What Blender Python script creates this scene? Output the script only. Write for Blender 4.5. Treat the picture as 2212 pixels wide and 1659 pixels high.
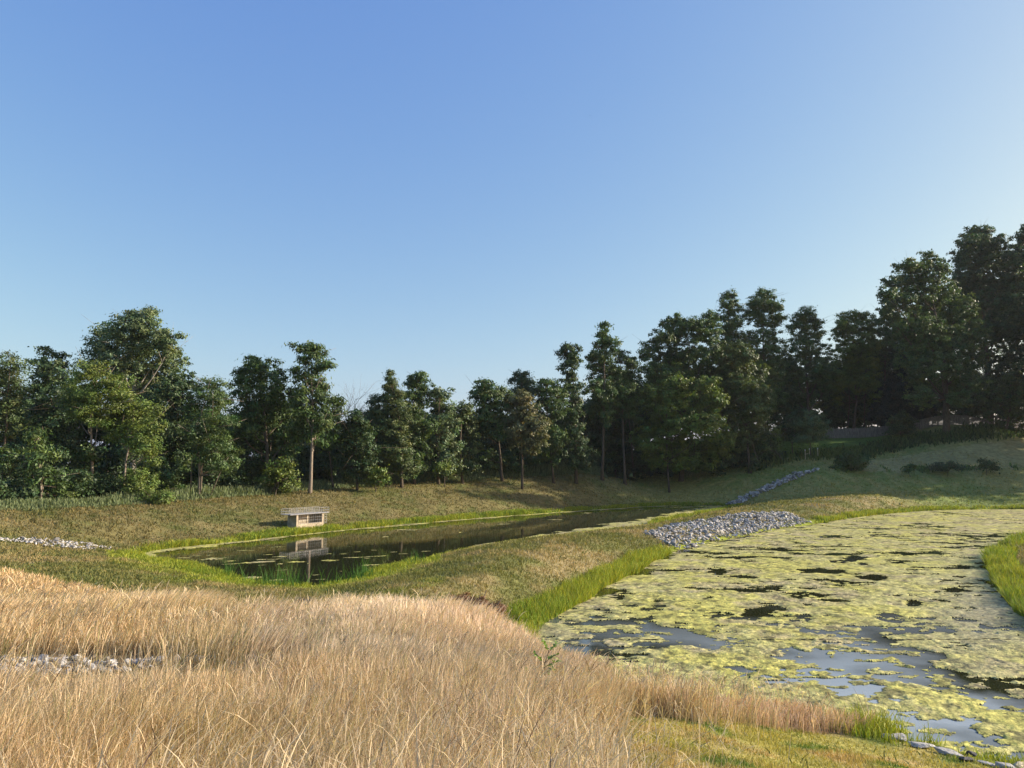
import bpy, math
import numpy as np
from mathutils import Vector

for o in list(bpy.data.objects):
    bpy.data.objects.remove(o)
SC = bpy.context.scene
COL = SC.collection
R = math.radians
rng = np.random.default_rng(7)

# ------------------------------------------------------------------ camera
H = 6.0                                    # eye height above the pond water (z = 0)
FPX, CX, CY, YH = 1600.0, 1106.0, 829.5, 1000.0
PITCH = math.atan((YH - CY) / FPX)
cam_d = bpy.data.cameras.new('camera')
cam = bpy.data.objects.new('camera', cam_d)
COL.objects.link(cam)
cam.location = (0, 0, H)
cam.rotation_euler = (math.pi / 2 + PITCH, 0, 0)
cam_d.sensor_width = 36
cam_d.lens = 36 * FPX / 2212
cam_d.clip_start = 0.1
cam_d.clip_end = 12000
SC.camera = cam

# ------------------------------------------------------------------ sky, sun, exposure
SUN_AZ, SUN_EL = 82.0, 20.5                # azimuth clockwise from the view direction
w = bpy.data.worlds.new('World')
SC.world = w
w.use_nodes = True
nt = w.node_tree
for n in list(nt.nodes):
    nt.nodes.remove(n)
sky = nt.nodes.new('ShaderNodeTexSky')
sky.sky_type = 'NISHITA'
sky.sun_disc = False
sky.sun_elevation = R(SUN_EL)
sky.sun_rotation = R(SUN_AZ)
sky.altitude = 100
sky.air_density = 1.0
sky.dust_density = 1.8
sky.ozone_density = 3.0
bg = nt.nodes.new('ShaderNodeBackground')
bg.inputs['Strength'].default_value = 0.1
wo = nt.nodes.new('ShaderNodeOutputWorld')
sep = nt.nodes.new('ShaderNodeSeparateColor')
comb = nt.nodes.new('ShaderNodeCombineColor')
nt.links.new(sky.outputs[0], sep.inputs[0])
for ch, (gam, gain) in enumerate([(1.0, 2.22), (0.80, 1.66), (0.28, 1.03)]):      # tone of the summer sky, channel by channel
    pre = nt.nodes.new('ShaderNodeMath'); pre.operation = 'MULTIPLY'; pre.inputs[1].default_value = 0.1
    po = nt.nodes.new('ShaderNodeMath'); po.operation = 'POWER'; po.inputs[1].default_value = gam
    mu = nt.nodes.new('ShaderNodeMath'); mu.operation = 'MULTIPLY'; mu.inputs[1].default_value = gain * 5.18
    nt.links.new(sep.outputs[ch], pre.inputs[0]); nt.links.new(pre.outputs[0], po.inputs[0]); nt.links.new(po.outputs[0], mu.inputs[0]); nt.links.new(mu.outputs[0], comb.inputs[ch])
nt.links.new(comb.outputs[0], bg.inputs[0])
nt.links.new(bg.outputs[0], wo.inputs[0])
sl = bpy.data.lights.new('sun', 'SUN')
sl.energy = 5.0
sl.angle = R(0.55)
sl.color = (1.0, 0.89, 0.74)
sun = bpy.data.objects.new('sun', sl)
COL.objects.link(sun)
SDIR = Vector((math.sin(R(SUN_AZ)) * math.cos(R(SUN_EL)), math.cos(R(SUN_AZ)) * math.cos(R(SUN_EL)), math.sin(R(SUN_EL))))
sun.rotation_euler = SDIR.to_track_quat('Z', 'Y').to_euler()
sun.location = SDIR * 300
vs = SC.view_settings
vs.view_transform = 'Standard'
vs.look = 'None'
vs.gamma = 1
vs.use_curve_mapping = False
vs.exposure = 0.95
SC.cycles.max_bounces = 6
SC.cycles.diffuse_bounces = 3
SC.cycles.transparent_max_bounces = 8
SC.cycles.use_denoising = True
SC.cycles.denoiser = 'OPENIMAGEDENOISE'
SC.cycles.denoising_input_passes = 'RGB_ALBEDO_NORMAL'
SC.cycles.denoising_prefilter = 'ACCURATE'

# ------------------------------------------------------------------ projection helpers
cp, sp = math.cos(PITCH), math.sin(PITCH)
FW = np.array([0, cp, sp]); UP = np.array([0, -sp, cp]); RT = np.array([1.0, 0, 0])


def ray(px, py):
    px = np.asarray(px, float); py = np.asarray(py, float)
    return FW + ((px - CX) / FPX)[..., None] * RT + ((CY - py) / FPX)[..., None] * UP


def at_z(px, py, z=0.0):
    d = ray(px, py)
    t = (z - H) / d[..., 2]
    return d * t[..., None] + np.array([0, 0, H])


def at_y(px, py, Y):
    d = ray(px, py)
    t = np.asarray(Y, float) / d[..., 1]
    return d * t[..., None] + np.array([0, 0, H])


def to_px(x, y, z):
    f = y * cp + (z - H) * sp
    u = -y * sp + (z - H) * cp
    f = np.where(f < 0.05, 0.05, f)
    return CX + FPX * x / f, CY - FPX * u / f


def in_poly(px, py, poly):
    px = np.asarray(px, float); py = np.asarray(py, float)
    inside = np.zeros(px.shape, bool)
    n = len(poly)
    j = n - 1
    for i in range(n):
        xi, yi = poly[i]; xj, yj = poly[j]
        if yi != yj:
            c = ((yi > py) != (yj > py)) & (px < (xj - xi) * (py - yi) / (yj - yi) + xi)
            inside ^= c
        j = i
    return inside


def seg_dist(x, y, poly, closed=True):
    best = np.full(x.shape, 1e18)
    n = len(poly)
    for i in range(n if closed else n - 1):
        ax, ay = poly[i][:2]; bx, by = poly[(i + 1) % n][:2]
        dx, dy = bx - ax, by - ay
        L = dx * dx + dy * dy + 1e-12
        t = np.clip(((x - ax) * dx + (y - ay) * dy) / L, 0, 1)
        d = (x - ax - t * dx) ** 2 + (y - ay - t * dy) ** 2
        best = np.minimum(best, d)
    return np.sqrt(best)


def sstep(a, b, v):
    t = np.clip((v - a) / (b - a), 0, 1)
    return t * t * (3 - 2 * t)


def _hash(ix, iy, seed):
    h = (ix.astype(np.int64) * 374761393 + iy.astype(np.int64) * 668265263 + seed * 974634777) & 0xffffffff
    h = ((h ^ (h >> 13)) * 1274126177) & 0xffffffff
    h = h ^ (h >> 16)
    return (h & 0xffff) / 65535.0


def vnoise(x, y, seed=0):
    x = np.asarray(x, float); y = np.asarray(y, float)
    ix = np.floor(x); iy = np.floor(y)
    fx = x - ix; fy = y - iy
    fx = fx * fx * (3 - 2 * fx); fy = fy * fy * (3 - 2 * fy)
    a = _hash(ix, iy, seed); b = _hash(ix + 1, iy, seed)
    c = _hash(ix, iy + 1, seed); d = _hash(ix + 1, iy + 1, seed)
    return (a * (1 - fx) + b * fx) * (1 - fy) + (c * (1 - fx) + d * fx) * fy


def fbm(x, y, seed=0, octv=4):
    s = 0; a = 0.5; tot = 0
    ca, sa = 0.8, 0.6
    for k in range(octv):
        s = s + a * vnoise(x, y, seed + k * 17)
        tot += a
        a *= 0.5
        x, y = (x * ca - y * sa) * 2.03 + 5.2, (x * sa + y * ca) * 2.03 + 1.3
    return s / tot


# ------------------------------------------------------------------ object helpers
def mesh_np(name, verts, faces, mats, cols=None, smooth=False, parent=None):
    """faces: (N,k) int array, all the same size"""
    me = bpy.data.meshes.new(name)
    verts = np.asarray(verts, np.float32); faces = np.asarray(faces, np.int32)
    nf, k = faces.shape
    me.vertices.add(len(verts))
    me.vertices.foreach_set('co', verts.ravel())
    me.loops.add(nf * k)
    me.loops.foreach_set('vertex_index', faces.ravel())
    me.polygons.add(nf)
    me.polygons.foreach_set('loop_start', np.arange(0, nf * k, k, dtype=np.int32))
    me.polygons.foreach_set('loop_total', np.full(nf, k, np.int32))
    if smooth:
        me.polygons.foreach_set('use_smooth', np.ones(nf, bool))
    if cols is not None:
        at = me.color_attributes.new('Col', 'FLOAT_COLOR', 'POINT')
        c = np.ones((len(verts), 4), np.float32)
        c[:, :3] = np.clip(cols, 0.002, 0.95)
        at.data.foreach_set('color', c.ravel())
    me.update(calc_edges=True)
    me.validate()
    me.materials.append(mats)
    o = bpy.data.objects.new(name, me)
    COL.objects.link(o)
    if parent is not None:
        o.parent = parent
    return o


def tag(o, label=None, cat=None, group=None, kind=None):
    if label: o['label'] = label
    if cat: o['category'] = cat
    if group: o['group'] = group
    if kind: o['kind'] = kind
    return o


def empty(name, loc, rz=0.0):
    o = bpy.data.objects.new(name, None)
    o.empty_display_size = 0.3
    COL.objects.link(o)
    o.location = loc
    o.rotation_euler = (0, 0, rz)
    return o


class Geo:
    def __init__(s):
        s.v = []; s.f = []; s.n = 0

    def add(s, v, f):
        v = np.asarray(v, float); f = np.asarray(f, int)
        s.v.append(v); s.f.append(f + s.n); s.n += len(v)

    def box(s, c, sz, ax=None):
        c = np.asarray(c, float)
        h = np.asarray(sz, float) / 2
        q = np.array([[-1, -1, -1], [1, -1, -1], [1, 1, -1], [-1, 1, -1], [-1, -1, 1], [1, -1, 1], [1, 1, 1], [-1, 1, 1]]) * h
        if ax is not None:
            q = q @ np.asarray(ax)
        s.add(q + c, [[0, 3, 2, 1], [4, 5, 6, 7], [0, 1, 5, 4], [1, 2, 6, 5], [2, 3, 7, 6], [3, 0, 4, 7]])

    def bar(s, a, b, t):
        a = np.asarray(a, float); b = np.asarray(b, float)
        s.tube([a, b], [t / 2, t / 2], 6)

    def tube(s, pts, rad, ns=7):
        pts = np.asarray(pts, float); rad = np.asarray(rad, float)
        n = len(pts)
        tan = np.gradient(pts, axis=0) if n > 2 else np.repeat((pts[1] - pts[0])[None], 2, 0)
        tan = tan / (np.linalg.norm(tan, axis=1)[:, None] + 1e-9)
        ref = np.array([0.0, 1, 0]) if abs(tan[0][1]) < 0.9 else np.array([1.0, 0, 0])
        u = np.cross(tan, ref); u /= np.linalg.norm(u, axis=1)[:, None] + 1e-9
        v = np.cross(tan, u)
        an = np.arange(ns) * 2 * math.pi / ns
        ring = (u[:, None, :] * np.cos(an)[None, :, None] + v[:, None, :] * np.sin(an)[None, :, None]) * rad[:, None, None] + pts[:, None, :]
        vv = ring.reshape(-1, 3)
        f = []
        for i in range(n - 1):
            for k in range(ns):
                k2 = (k + 1) % ns
                f.append([i * ns + k, i * ns + k2, (i + 1) * ns + k2, (i + 1) * ns + k])
        m = len(vv)
        vv = np.vstack([vv, pts[0], pts[-1]])
        for k in range(ns):
            k2 = (k + 1) % ns
            f.append([m, k2, k, k]); f.append([m + 1, (n - 1) * ns + k, (n - 1) * ns + k2, (n - 1) * ns + k2])
        s.add(vv, f)

    def build(s, name, mat, parent=None, smooth=False):
        v = np.vstack(s.v)
        fs = np.vstack(s.f)
        me = bpy.data.meshes.new(name)
        faces = [list(dict.fromkeys(map(int, q))) for q in fs]
        me.from_pydata(v.tolist(), [], faces)
        if smooth:
            for p in me.polygons: p.use_smooth = True
        me.update()
        me.materials.append(mat)
        o = bpy.data.objects.new(name, me)
        COL.objects.link(o)
        if parent is not None: o.parent = parent
        return o


# ------------------------------------------------------------------ materials
def new_mat(name):
    m = bpy.data.materials.new(name)
    m.use_nodes = True
    t = m.node_tree
    p = t.nodes['Principled BSDF']
    return m, t, p


def noise_mult(t, col_out, scale, lo, hi, detail=4, coord='Object'):
    tc = t.nodes.new('ShaderNodeTexCoord')
    nz = t.nodes.new('ShaderNodeTexNoise'); nz.inputs['Scale'].default_value = scale; nz.inputs['Detail'].default_value = detail
    t.links.new(tc.outputs[coord], nz.inputs['Vector'])
    mr = t.nodes.new('ShaderNodeMapRange'); mr.inputs[1].default_value = 0.3; mr.inputs[2].default_value = 0.7
    mr.inputs[3].default_value = lo; mr.inputs[4].default_value = hi
    t.links.new(nz.outputs['Fac'], mr.inputs[0])
    mx = t.nodes.new('ShaderNodeMix'); mx.data_type = 'RGBA'; mx.blend_type = 'MULTIPLY'; mx.inputs[0].default_value = 1
    t.links.new(col_out, mx.inputs[6]); t.links.new(mr.outputs[0], mx.inputs[7])
    return mx.outputs[2], nz


def attr_mat(name, rough=0.85, spec=0.2, trans=0.0, nscale=None, nlo=0.75, nhi=1.25, bump=0.0, bscale=20):
    m, t, p = new_mat(name)
    a = t.nodes.new('ShaderNodeAttribute'); a.attribute_name = 'Col'
    c = a.outputs['Color']
    if nscale:
        c, _ = noise_mult(t, c, nscale, nlo, nhi)
    t.links.new(c, p.inputs['Base Color'])
    p.inputs['Roughness'].default_value = rough
    p.inputs['Specular IOR Level'].default_value = spec
    if bump:
        tc = t.nodes.new('ShaderNodeTexCoord')
        nz = t.nodes.new('ShaderNodeTexNoise'); nz.inputs['Scale'].default_value = bscale; nz.inputs['Detail'].default_value = 5
        t.links.new(tc.outputs['Object'], nz.inputs['Vector'])
        b = t.nodes.new('ShaderNodeBump'); b.inputs['Strength'].default_value = 1; b.inputs['Distance'].default_value = bump
        t.links.new(nz.outputs['Fac'], b.inputs['Height']); t.links.new(b.outputs[0], p.inputs['Normal'])
    if trans:
        tr = t.nodes.new('ShaderNodeBsdfTranslucent')
        g = t.nodes.new('ShaderNodeMix'); g.data_type = 'RGBA'; g.blend_type = 'MULTIPLY'; g.inputs[0].default_value = 1
        t.links.new(c, g.inputs[6]); g.inputs[7].default_value = (1.25, 1.25, 0.7, 1)
        t.links.new(g.outputs[2], tr.inputs['Color'])
        ms = t.nodes.new('ShaderNodeMixShader'); ms.inputs[0].default_value = trans
        out = t.nodes['Material Output']
        t.links.new(p.outputs[0], ms.inputs[1]); t.links.new(tr.outputs[0], ms.inputs[2]); t.links.new(ms.outputs[0], out.inputs['Surface'])
    return m


def plain_mat(name, col, rough=0.8, spec=0.3, nscale=6.0, lo=0.75, hi=1.2, metal=0.0, stretch=None, bump=0.0):
    m, t, p = new_mat(name)
    rgb = t.nodes.new('ShaderNodeRGB'); rgb.outputs[0].default_value = (*col, 1)
    c, nz = noise_mult(t, rgb.outputs[0], nscale, lo, hi)
    if stretch:
        mp = t.nodes.new('ShaderNodeMapping'); mp.inputs['Scale'].default_value = stretch
        l = nz.inputs['Vector'].links[0]; src = l.from_socket
        t.links.new(src, mp.inputs['Vector']); t.links.new(mp.outputs[0], nz.inputs['Vector'])
    t.links.new(c, p.inputs['Base Color'])
    p.inputs['Roughness'].default_value = rough
    p.inputs['Specular IOR Level'].default_value = spec
    p.inputs['Metallic'].default_value = metal
    if bump:
        b = t.nodes.new('ShaderNodeBump'); b.inputs['Distance'].default_value = bump
        t.links.new(nz.outputs['Fac'], b.inputs['Height']); t.links.new(b.outputs[0], p.inputs['Normal'])
    return m


M = {}
M['ground'] = attr_mat('ground', 0.95, 0.1, 0, 1.7, 0.75, 1.25, 0.05, 9)
M['straw'] = attr_mat('straw', 0.6, 0.3, 0.25)
M['turf'] = attr_mat('turf', 0.7, 0.2, 0.3)
M['leaf'] = attr_mat('leaf', 0.55, 0.35, 0.26)
M['algae'] = attr_mat('algae', 0.7, 0.25, 0, 9.0, 0.55, 1.30, 0.03, 16)
M['bark'] = plain_mat('bark', (0.10, 0.08, 0.06), 0.9, 0.1, 3.0, 0.6, 1.4, stretch=(4, 4, 0.7), bump=0.02)
M['bark_pale'] = plain_mat('bark_pale', (0.23, 0.19, 0.15), 0.9, 0.1, 3.0, 0.6, 1.3, stretch=(4, 4, 0.7), bump=0.02)
M['bark_white'] = plain_mat('bark_white', (0.42, 0.38, 0.32), 0.85, 0.1, 3.0, 0.5, 1.3)
M['dead'] = plain_mat('dead_wood', (0.22, 0.18, 0.15), 0.9, 0.1)
M['concrete'] = plain_mat('concrete', (0.38, 0.32, 0.235), 0.9, 0.2, 3.0, 0.6, 1.2)
M['galv'] = plain_mat('galvanised_steel', (0.33, 0.33, 0.335), 0.55, 0.4, 8, 0.85, 1.1, metal=0.2)
M['fence'] = plain_mat('weathered_wood', (0.21, 0.185, 0.155), 0.9, 0.1, 2.5, 0.6, 1.3, stretch=(5, 5, 0.6))
M['stake'] = plain_mat('stake_wood', (0.55, 0.45, 0.30), 0.8, 0.2)
M['tape'] = plain_mat('white_tape', (0.7, 0.68, 0.6), 0.7, 0.2)
M['bird'] = plain_mat('dark_feathers', (0.02, 0.02, 0.025), 0.7, 0.3)


def rock_mat(name, col, lo, hi, per_obj=(0.6, 1.35)):
    m, t, p = new_mat(name)
    rgb = t.nodes.new('ShaderNodeRGB'); rgb.outputs[0].default_value = (*col, 1)
    c, nz = noise_mult(t, rgb.outputs[0], 5.0, lo, hi)
    oi = t.nodes.new('ShaderNodeObjectInfo')
    mr = t.nodes.new('ShaderNodeMapRange'); mr.inputs[3].default_value = per_obj[0]; mr.inputs[4].default_value = per_obj[1]
    t.links.new(oi.outputs['Random'], mr.inputs[0])
    mx = t.nodes.new('ShaderNodeMix'); mx.data_type = 'RGBA'; mx.blend_type = 'MULTIPLY'; mx.inputs[0].default_value = 1
    t.links.new(c, mx.inputs[6]); t.links.new(mr.outputs[0], mx.inputs[7])
    t.links.new(mx.outputs[2], p.inputs['Base Color'])
    p.inputs['Roughness'].default_value = 0.85
    b = t.nodes.new('ShaderNodeBump'); b.inputs['Distance'].default_value = 0.03
    t.links.new(nz.outputs['Fac'], b.inputs['Height']); t.links.new(b.outputs[0], p.inputs['Normal'])
    return m


M['rock'] = rock_mat('limestone', (0.31, 0.298, 0.28), 0.6, 1.4, (0.45, 1.45))
M['rock_attr'] = attr_mat('limestone_heap', 0.85, 0.3, 0, 5.0, 0.7, 1.3, 0.03, 6)

mw, t, p = new_mat('pond_water')
p.inputs['Base Color'].default_value = (0.022, 0.024, 0.010, 1)
p.inputs['Roughness'].default_value = 0.03
p.inputs['IOR'].default_value = 1.34
tc = t.nodes.new('ShaderNodeTexCoord'); nz = t.nodes.new('ShaderNodeTexNoise'); nz.inputs['Scale'].default_value = 2.5; nz.inputs['Detail'].default_value = 3
t.links.new(tc.outputs['Object'], nz.inputs['Vector'])
b = t.nodes.new('ShaderNodeBump'); b.inputs['Strength'].default_value = 0.25; b.inputs['Distance'].default_value = 0.006
t.links.new(nz.outputs['Fac'], b.inputs['Height']); t.links.new(b.outputs[0], p.inputs['Normal'])
M['water'] = mw
mf, t, p = new_mat('pond_water_sky_film')
tc = t.nodes.new('ShaderNodeTexCoord'); nz = t.nodes.new('ShaderNodeTexNoise'); nz.inputs['Scale'].default_value = 0.16; nz.inputs['Detail'].default_value = 6
t.links.new(tc.outputs['Object'], nz.inputs['Vector'])
sx = t.nodes.new('ShaderNodeSeparateXYZ'); t.links.new(tc.outputs['Object'], sx.inputs[0])
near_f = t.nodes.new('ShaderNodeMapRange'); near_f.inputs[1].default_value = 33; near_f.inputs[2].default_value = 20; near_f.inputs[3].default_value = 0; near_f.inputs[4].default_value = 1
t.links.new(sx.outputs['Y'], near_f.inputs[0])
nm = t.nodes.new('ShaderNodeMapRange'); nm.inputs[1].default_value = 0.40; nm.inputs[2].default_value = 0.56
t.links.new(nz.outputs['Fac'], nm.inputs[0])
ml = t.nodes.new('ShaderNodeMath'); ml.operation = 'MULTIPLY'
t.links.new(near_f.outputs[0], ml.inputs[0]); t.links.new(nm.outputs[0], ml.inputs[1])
mx = t.nodes.new('ShaderNodeMix'); mx.data_type = 'RGBA'; mx.inputs[6].default_value = (0.022, 0.024, 0.010, 1); mx.inputs[7].default_value = (0.31, 0.36, 0.39, 1)  # film patches near the viewer; mirrored sky is put into their blue-grey colour
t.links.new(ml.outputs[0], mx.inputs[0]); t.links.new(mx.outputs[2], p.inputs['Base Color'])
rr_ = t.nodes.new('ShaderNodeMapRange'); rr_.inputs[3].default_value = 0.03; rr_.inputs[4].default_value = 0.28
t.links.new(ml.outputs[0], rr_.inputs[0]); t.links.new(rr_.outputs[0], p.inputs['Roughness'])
p.inputs['IOR'].default_value = 1.36
M['water_sky_film'] = mf

# ------------------------------------------------------------------ pond outlines (traced, then put on the water plane)
FAR_PX = [(278, 1197), (310, 1191), (350, 1187), (420, 1180), (500, 1172), (620, 1158), (720, 1147), (850, 1135), (1000, 1122), (1200, 1107),
          (1400, 1094), (1500, 1091), (1590, 1092), (1580, 1098), (1530, 1107), (1490, 1117), (1420, 1130), (1360, 1142),
          (1250, 1153), (1130, 1169), (1030, 1185), (930, 1203), (850, 1226), (770, 1256), (690, 1281), (635, 1277),
          (560, 1257), (495, 1252), (430, 1228), (370, 1217), (305, 1207)]
NEAR_PX = [(1462, 1188), (1400, 1221), (1330, 1256), (1270, 1291), (1200, 1331), (1132, 1367), (1150, 1420), (1260, 1475), (1400, 1502),
           (1550, 1522), (1700, 1545), (1850, 1570), (1930, 1592), (2010, 1612), (2090, 1636), (2212, 1660), (2420, 1700),
           (2560, 1520), (2420, 1430), (2300, 1380), (2212, 1342), (2172, 1292), (2142, 1240), (2132, 1205), (2160, 1180), (2230, 1162), (2420, 1150),
           (2480, 1120), (2350, 1101), (2212, 1100), (2100, 1101), (2000, 1103), (1900, 1112), (1850, 1118), (1760, 1131), (1690, 1142), (1600, 1160), (1530, 1174)]


def densify(pts, step=1.5):
    out = []
    n = len(pts)
    for i in range(n):
        a = np.array(pts[i][:2]); b2 = np.array(pts[(i + 1) % n][:2])
        k = max(1, int(np.linalg.norm(b2 - a) / step))
        for j in range(k):
            out.append(a + (b2 - a) * j / k)
    out = np.array(out)
    for _ in range(3):
        out = (np.roll(out, 1, 0) + 2 * out + np.roll(out, -1, 0)) / 4
    nn = fbm(out[:, 0] * 0.6, out[:, 1] * 0.6, 3) - 0.5
    nn2 = fbm(out[:, 0] * 0.6, out[:, 1] * 0.6, 9) - 0.5
    sc = 0.8
    out = out + np.stack([nn * sc, nn2 * sc], 1)
    return out


FAR = densify([at_z(np.array(a), np.array(b2)) for a, b2 in FAR_PX])
NEAR = densify([at_z(np.array(a), np.array(b2)) for a, b2 in NEAR_PX])

# ------------------------------------------------------------------ terrain
CTRL = []
for px, py, Y in [(1700, 1084, 91), (1800, 1074, 93), (1900, 1068, 96), (2000, 1067, 98.5), (2212, 1075, 101), (1760, 1098, 86), (1850, 1092, 89), (1640, 1096, 88), (-500, 1125, 42), (-250, 1112, 48), (0, 1103, 53), (200, 1093, 60), (430, 1078, 70), (670, 1057, 82), (900, 1039, 93), (1100, 1027, 104), (1250, 1020, 112),
                  (1310, 1027, 114), (-150, 1160, 44), (0, 1158, 46.5), (115, 1176, 47), (230, 1186, 48),
                  (1900, 1070, 103), (2100, 1066, 105), (2212, 1066, 105), (1770, 1080, 99), (1650, 1090, 100),
                  (2212, 1000, 116), (2212, 945, 129), (2000, 1003, 116), (1900, 978, 124), (1850, 958, 130), (1775, 947, 133),
                  (2080, 918, 133), (1930, 943, 133), (1670, 958, 132), (2043, 930, 128), (1700, 975, 126), (1650, 1003, 121), (1500, 1022, 121), (1600, 1060, 110),
                  (1400, 1045, 117), (1770, 1013, 113), (1400, 1070, 111), (1500, 1065, 112), (2600, 930, 130), (2600, 1040, 106),
                  (1560, 1086, 107), (1900, 1040, 109), (2100, 1030, 110)]:
    CTRL.append(at_y(np.array(px), np.array(py), Y))
crest_px = np.array([-500, -250, 0, 200, 430, 670, 900, 1100, 1250, 1310], float)
crest_Y = np.array([42, 48, 53, 60, 70, 82, 93, 104, 112, 114], float)
crest_py = np.array([1125, 1112, 1103, 1093, 1078, 1057, 1039, 1027, 1020, 1027], float)
for px, py, Y in zip(crest_px, crest_py, crest_Y):                      # behind the berm
    p0 = at_y(np.array(px), np.array(py), Y)
    CTRL.append(p0 + np.array([-1.5, 3.5, -0.15]))
    CTRL.append(p0 + np.array([-4, 12, -1.6]))
    CTRL.append(p0 + np.array([-12, 35, -p0[2] - 0.3]))
for px, py, z in [(300, 1440, 2.3), (-500, 1440, 2.5), (800, 1450, 2.2), (300, 1410, 2.25), (800, 1400, 1.8), (100, 1250, 1.7), (-500, 1250, 1.9), (400, 1310, 1.4), (200, 1210, 1.2), (50, 1195, 1.2), (-300, 1200, 1.3),
                  (450, 1255, 0.6), (690, 1300, 0.9), (900, 1300, 1.3), (1000, 1230, 1.25), (1100, 1230, 1.45), (1250, 1190, 1.4), (1350, 1164, 1.2), (1150, 1270, 1.3), (1000, 1290, 1.4),
                  (1050, 1330, 1.3), (1560, 1138, 0.9), (1660, 1112, 0.9), (1620, 1104, 0.55),
                  (1300, 1560, 1.9), (1600, 1620, 1.55), (1900, 1650, 0.85), (1700, 1590, 1.0), (1100, 1500, 1.6), (1400, 1650, 2.2), (300, 1640, 3.0), (800, 1640, 2.9), (1100, 1640, 2.6), (2100, 1680, 0.5), (-500, 1640, 3.1)]:
    CTRL.append(at_z(np.array(px), np.array(py), z))
CTRL += [np.array(q, float) for q in [(0, 0, 4.3), (-4, 0, 4.35), (4, 0, 4.1), (-12, 0, 4.4), (12, 0, 3.2), (20, 2, 2.6), (30, 6, 1.8), (0, -15, 5), (30, -10, 4), (-40, -10, 5), (-50, 20, 4),
                                      (24, 38, 1.2), (28, 36, 1.3), (36, 42, 1.4), (46, 46, 1.8), (60, 50, 2.2), (60, 30, 2), (80, 80, 3), (95, 100, 6), (110, 120, 10), (110, 150, 12), (60, 150, 12.5), (30, 150, 9.5), (0, 150, 4), (85, 60, 2.6)]]
for P in (FAR, NEAR):
    for q in P[::3]:
        CTRL.append(np.array([q[0], q[1], 0.25]))
CTRL = np.array(CTRL)
cc = 5.0
A = np.sqrt(((CTRL[:, None, :2] - CTRL[None, :, :2]) ** 2).sum(-1) + cc * cc)
A += np.eye(len(CTRL)) * -0.6
Wt = np.linalg.solve(A, CTRL[:, 2])


def pond_sd(x, y):
    sd = []
    for P in (FAR, NEAR):
        d = seg_dist(x, y, P)
        sd.append(np.where(in_poly(x, y, P), -d, d))
    return np.minimum(sd[0], sd[1]), sd[0], sd[1]


def axis(lo, hi, step, far, n=26):
    core = np.arange(lo, hi + 1e-6, step)
    g = np.geomspace(step, far, n).cumsum()
    g = g / g[-1] * far
    g = np.maximum(g, step * np.arange(1, n + 1))
    return np.concatenate([lo - g[::-1], core, hi + g])


GX = axis(-62, 100, 0.5, 5000)
GY = axis(-6, 150, 0.5, 5000)
XX, YY = np.meshgrid(GX, GY)
xf, yf = XX.ravel(), YY.ravel()
land = np.zeros(len(xf))
for i in range(0, len(CTRL), 20):
    c = CTRL[i:i + 20]
    land += (np.sqrt((xf[:, None] - c[None, :, 0]) ** 2 + (yf[:, None] - c[None, :, 1]) ** 2 + cc * cc) * Wt[None, i:i + 20]).sum(1)
out_d = np.maximum(np.maximum(-75 - xf, xf - 125), np.maximum(-20 - yf, yf - 150))
edge = sstep(0, 60, out_d)
land = np.clip(land, 0.15, 15)
land = land * (1 - edge) + (-2.0) * edge
sd, sdf, sdn = pond_sd(xf, yf)
s = sstep(0.2, 4.5, sd)
bank = 0.30 * (1 - np.exp(-np.maximum(sd, 0) / 0.8))
bump = (fbm(xf * 0.35, yf * 0.35, 31) - 0.5) * 0.34 + (fbm(xf * 1.1, yf * 1.1, 32) - 0.5) * 0.12
ground_z = np.where(sd > 0, bank * (1 - s) + (land + bump) * s, -np.minimum(1.5, 0.45 * np.abs(sd)))
far_roll = (fbm(xf * 0.004, yf * 0.004, 5) - 0.5) * 3 * sstep(150, 400, np.maximum(np.abs(xf), yf))
ground_z = ground_z + far_roll
ZG = ground_z.reshape(XX.shape)


def gz(x, y):
    x = np.asarray(x, float); y = np.asarray(y, float)
    i = np.clip(np.searchsorted(GX, x) - 1, 0, len(GX) - 2)
    j = np.clip(np.searchsorted(GY, y) - 1, 0, len(GY) - 2)
    u = np.clip((x - GX[i]) / (GX[i + 1] - GX[i]), 0, 1); v = np.clip((y - GY[j]) / (GY[j + 1] - GY[j]), 0, 1)
    return (ZG[j, i] * (1 - u) + ZG[j, i + 1] * u) * (1 - v) + (ZG[j + 1, i] * (1 - u) + ZG[j + 1, i + 1] * u) * v


SDG = sd.reshape(XX.shape)


def gsd(x, y):
    i = np.clip(np.searchsorted(GX, x) - 1, 0, len(GX) - 2)
    j = np.clip(np.searchsorted(GY, y) - 1, 0, len(GY) - 2)
    u = np.clip((x - GX[i]) / (GX[i + 1] - GX[i]), 0, 1); v = np.clip((y - GY[j]) / (GY[j + 1] - GY[j]), 0, 1)
    return (SDG[j, i] * (1 - u) + SDG[j, i + 1] * u) * (1 - v) + (SDG[j + 1, i] * (1 - u) + SDG[j + 1, i + 1] * u) * v


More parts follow.
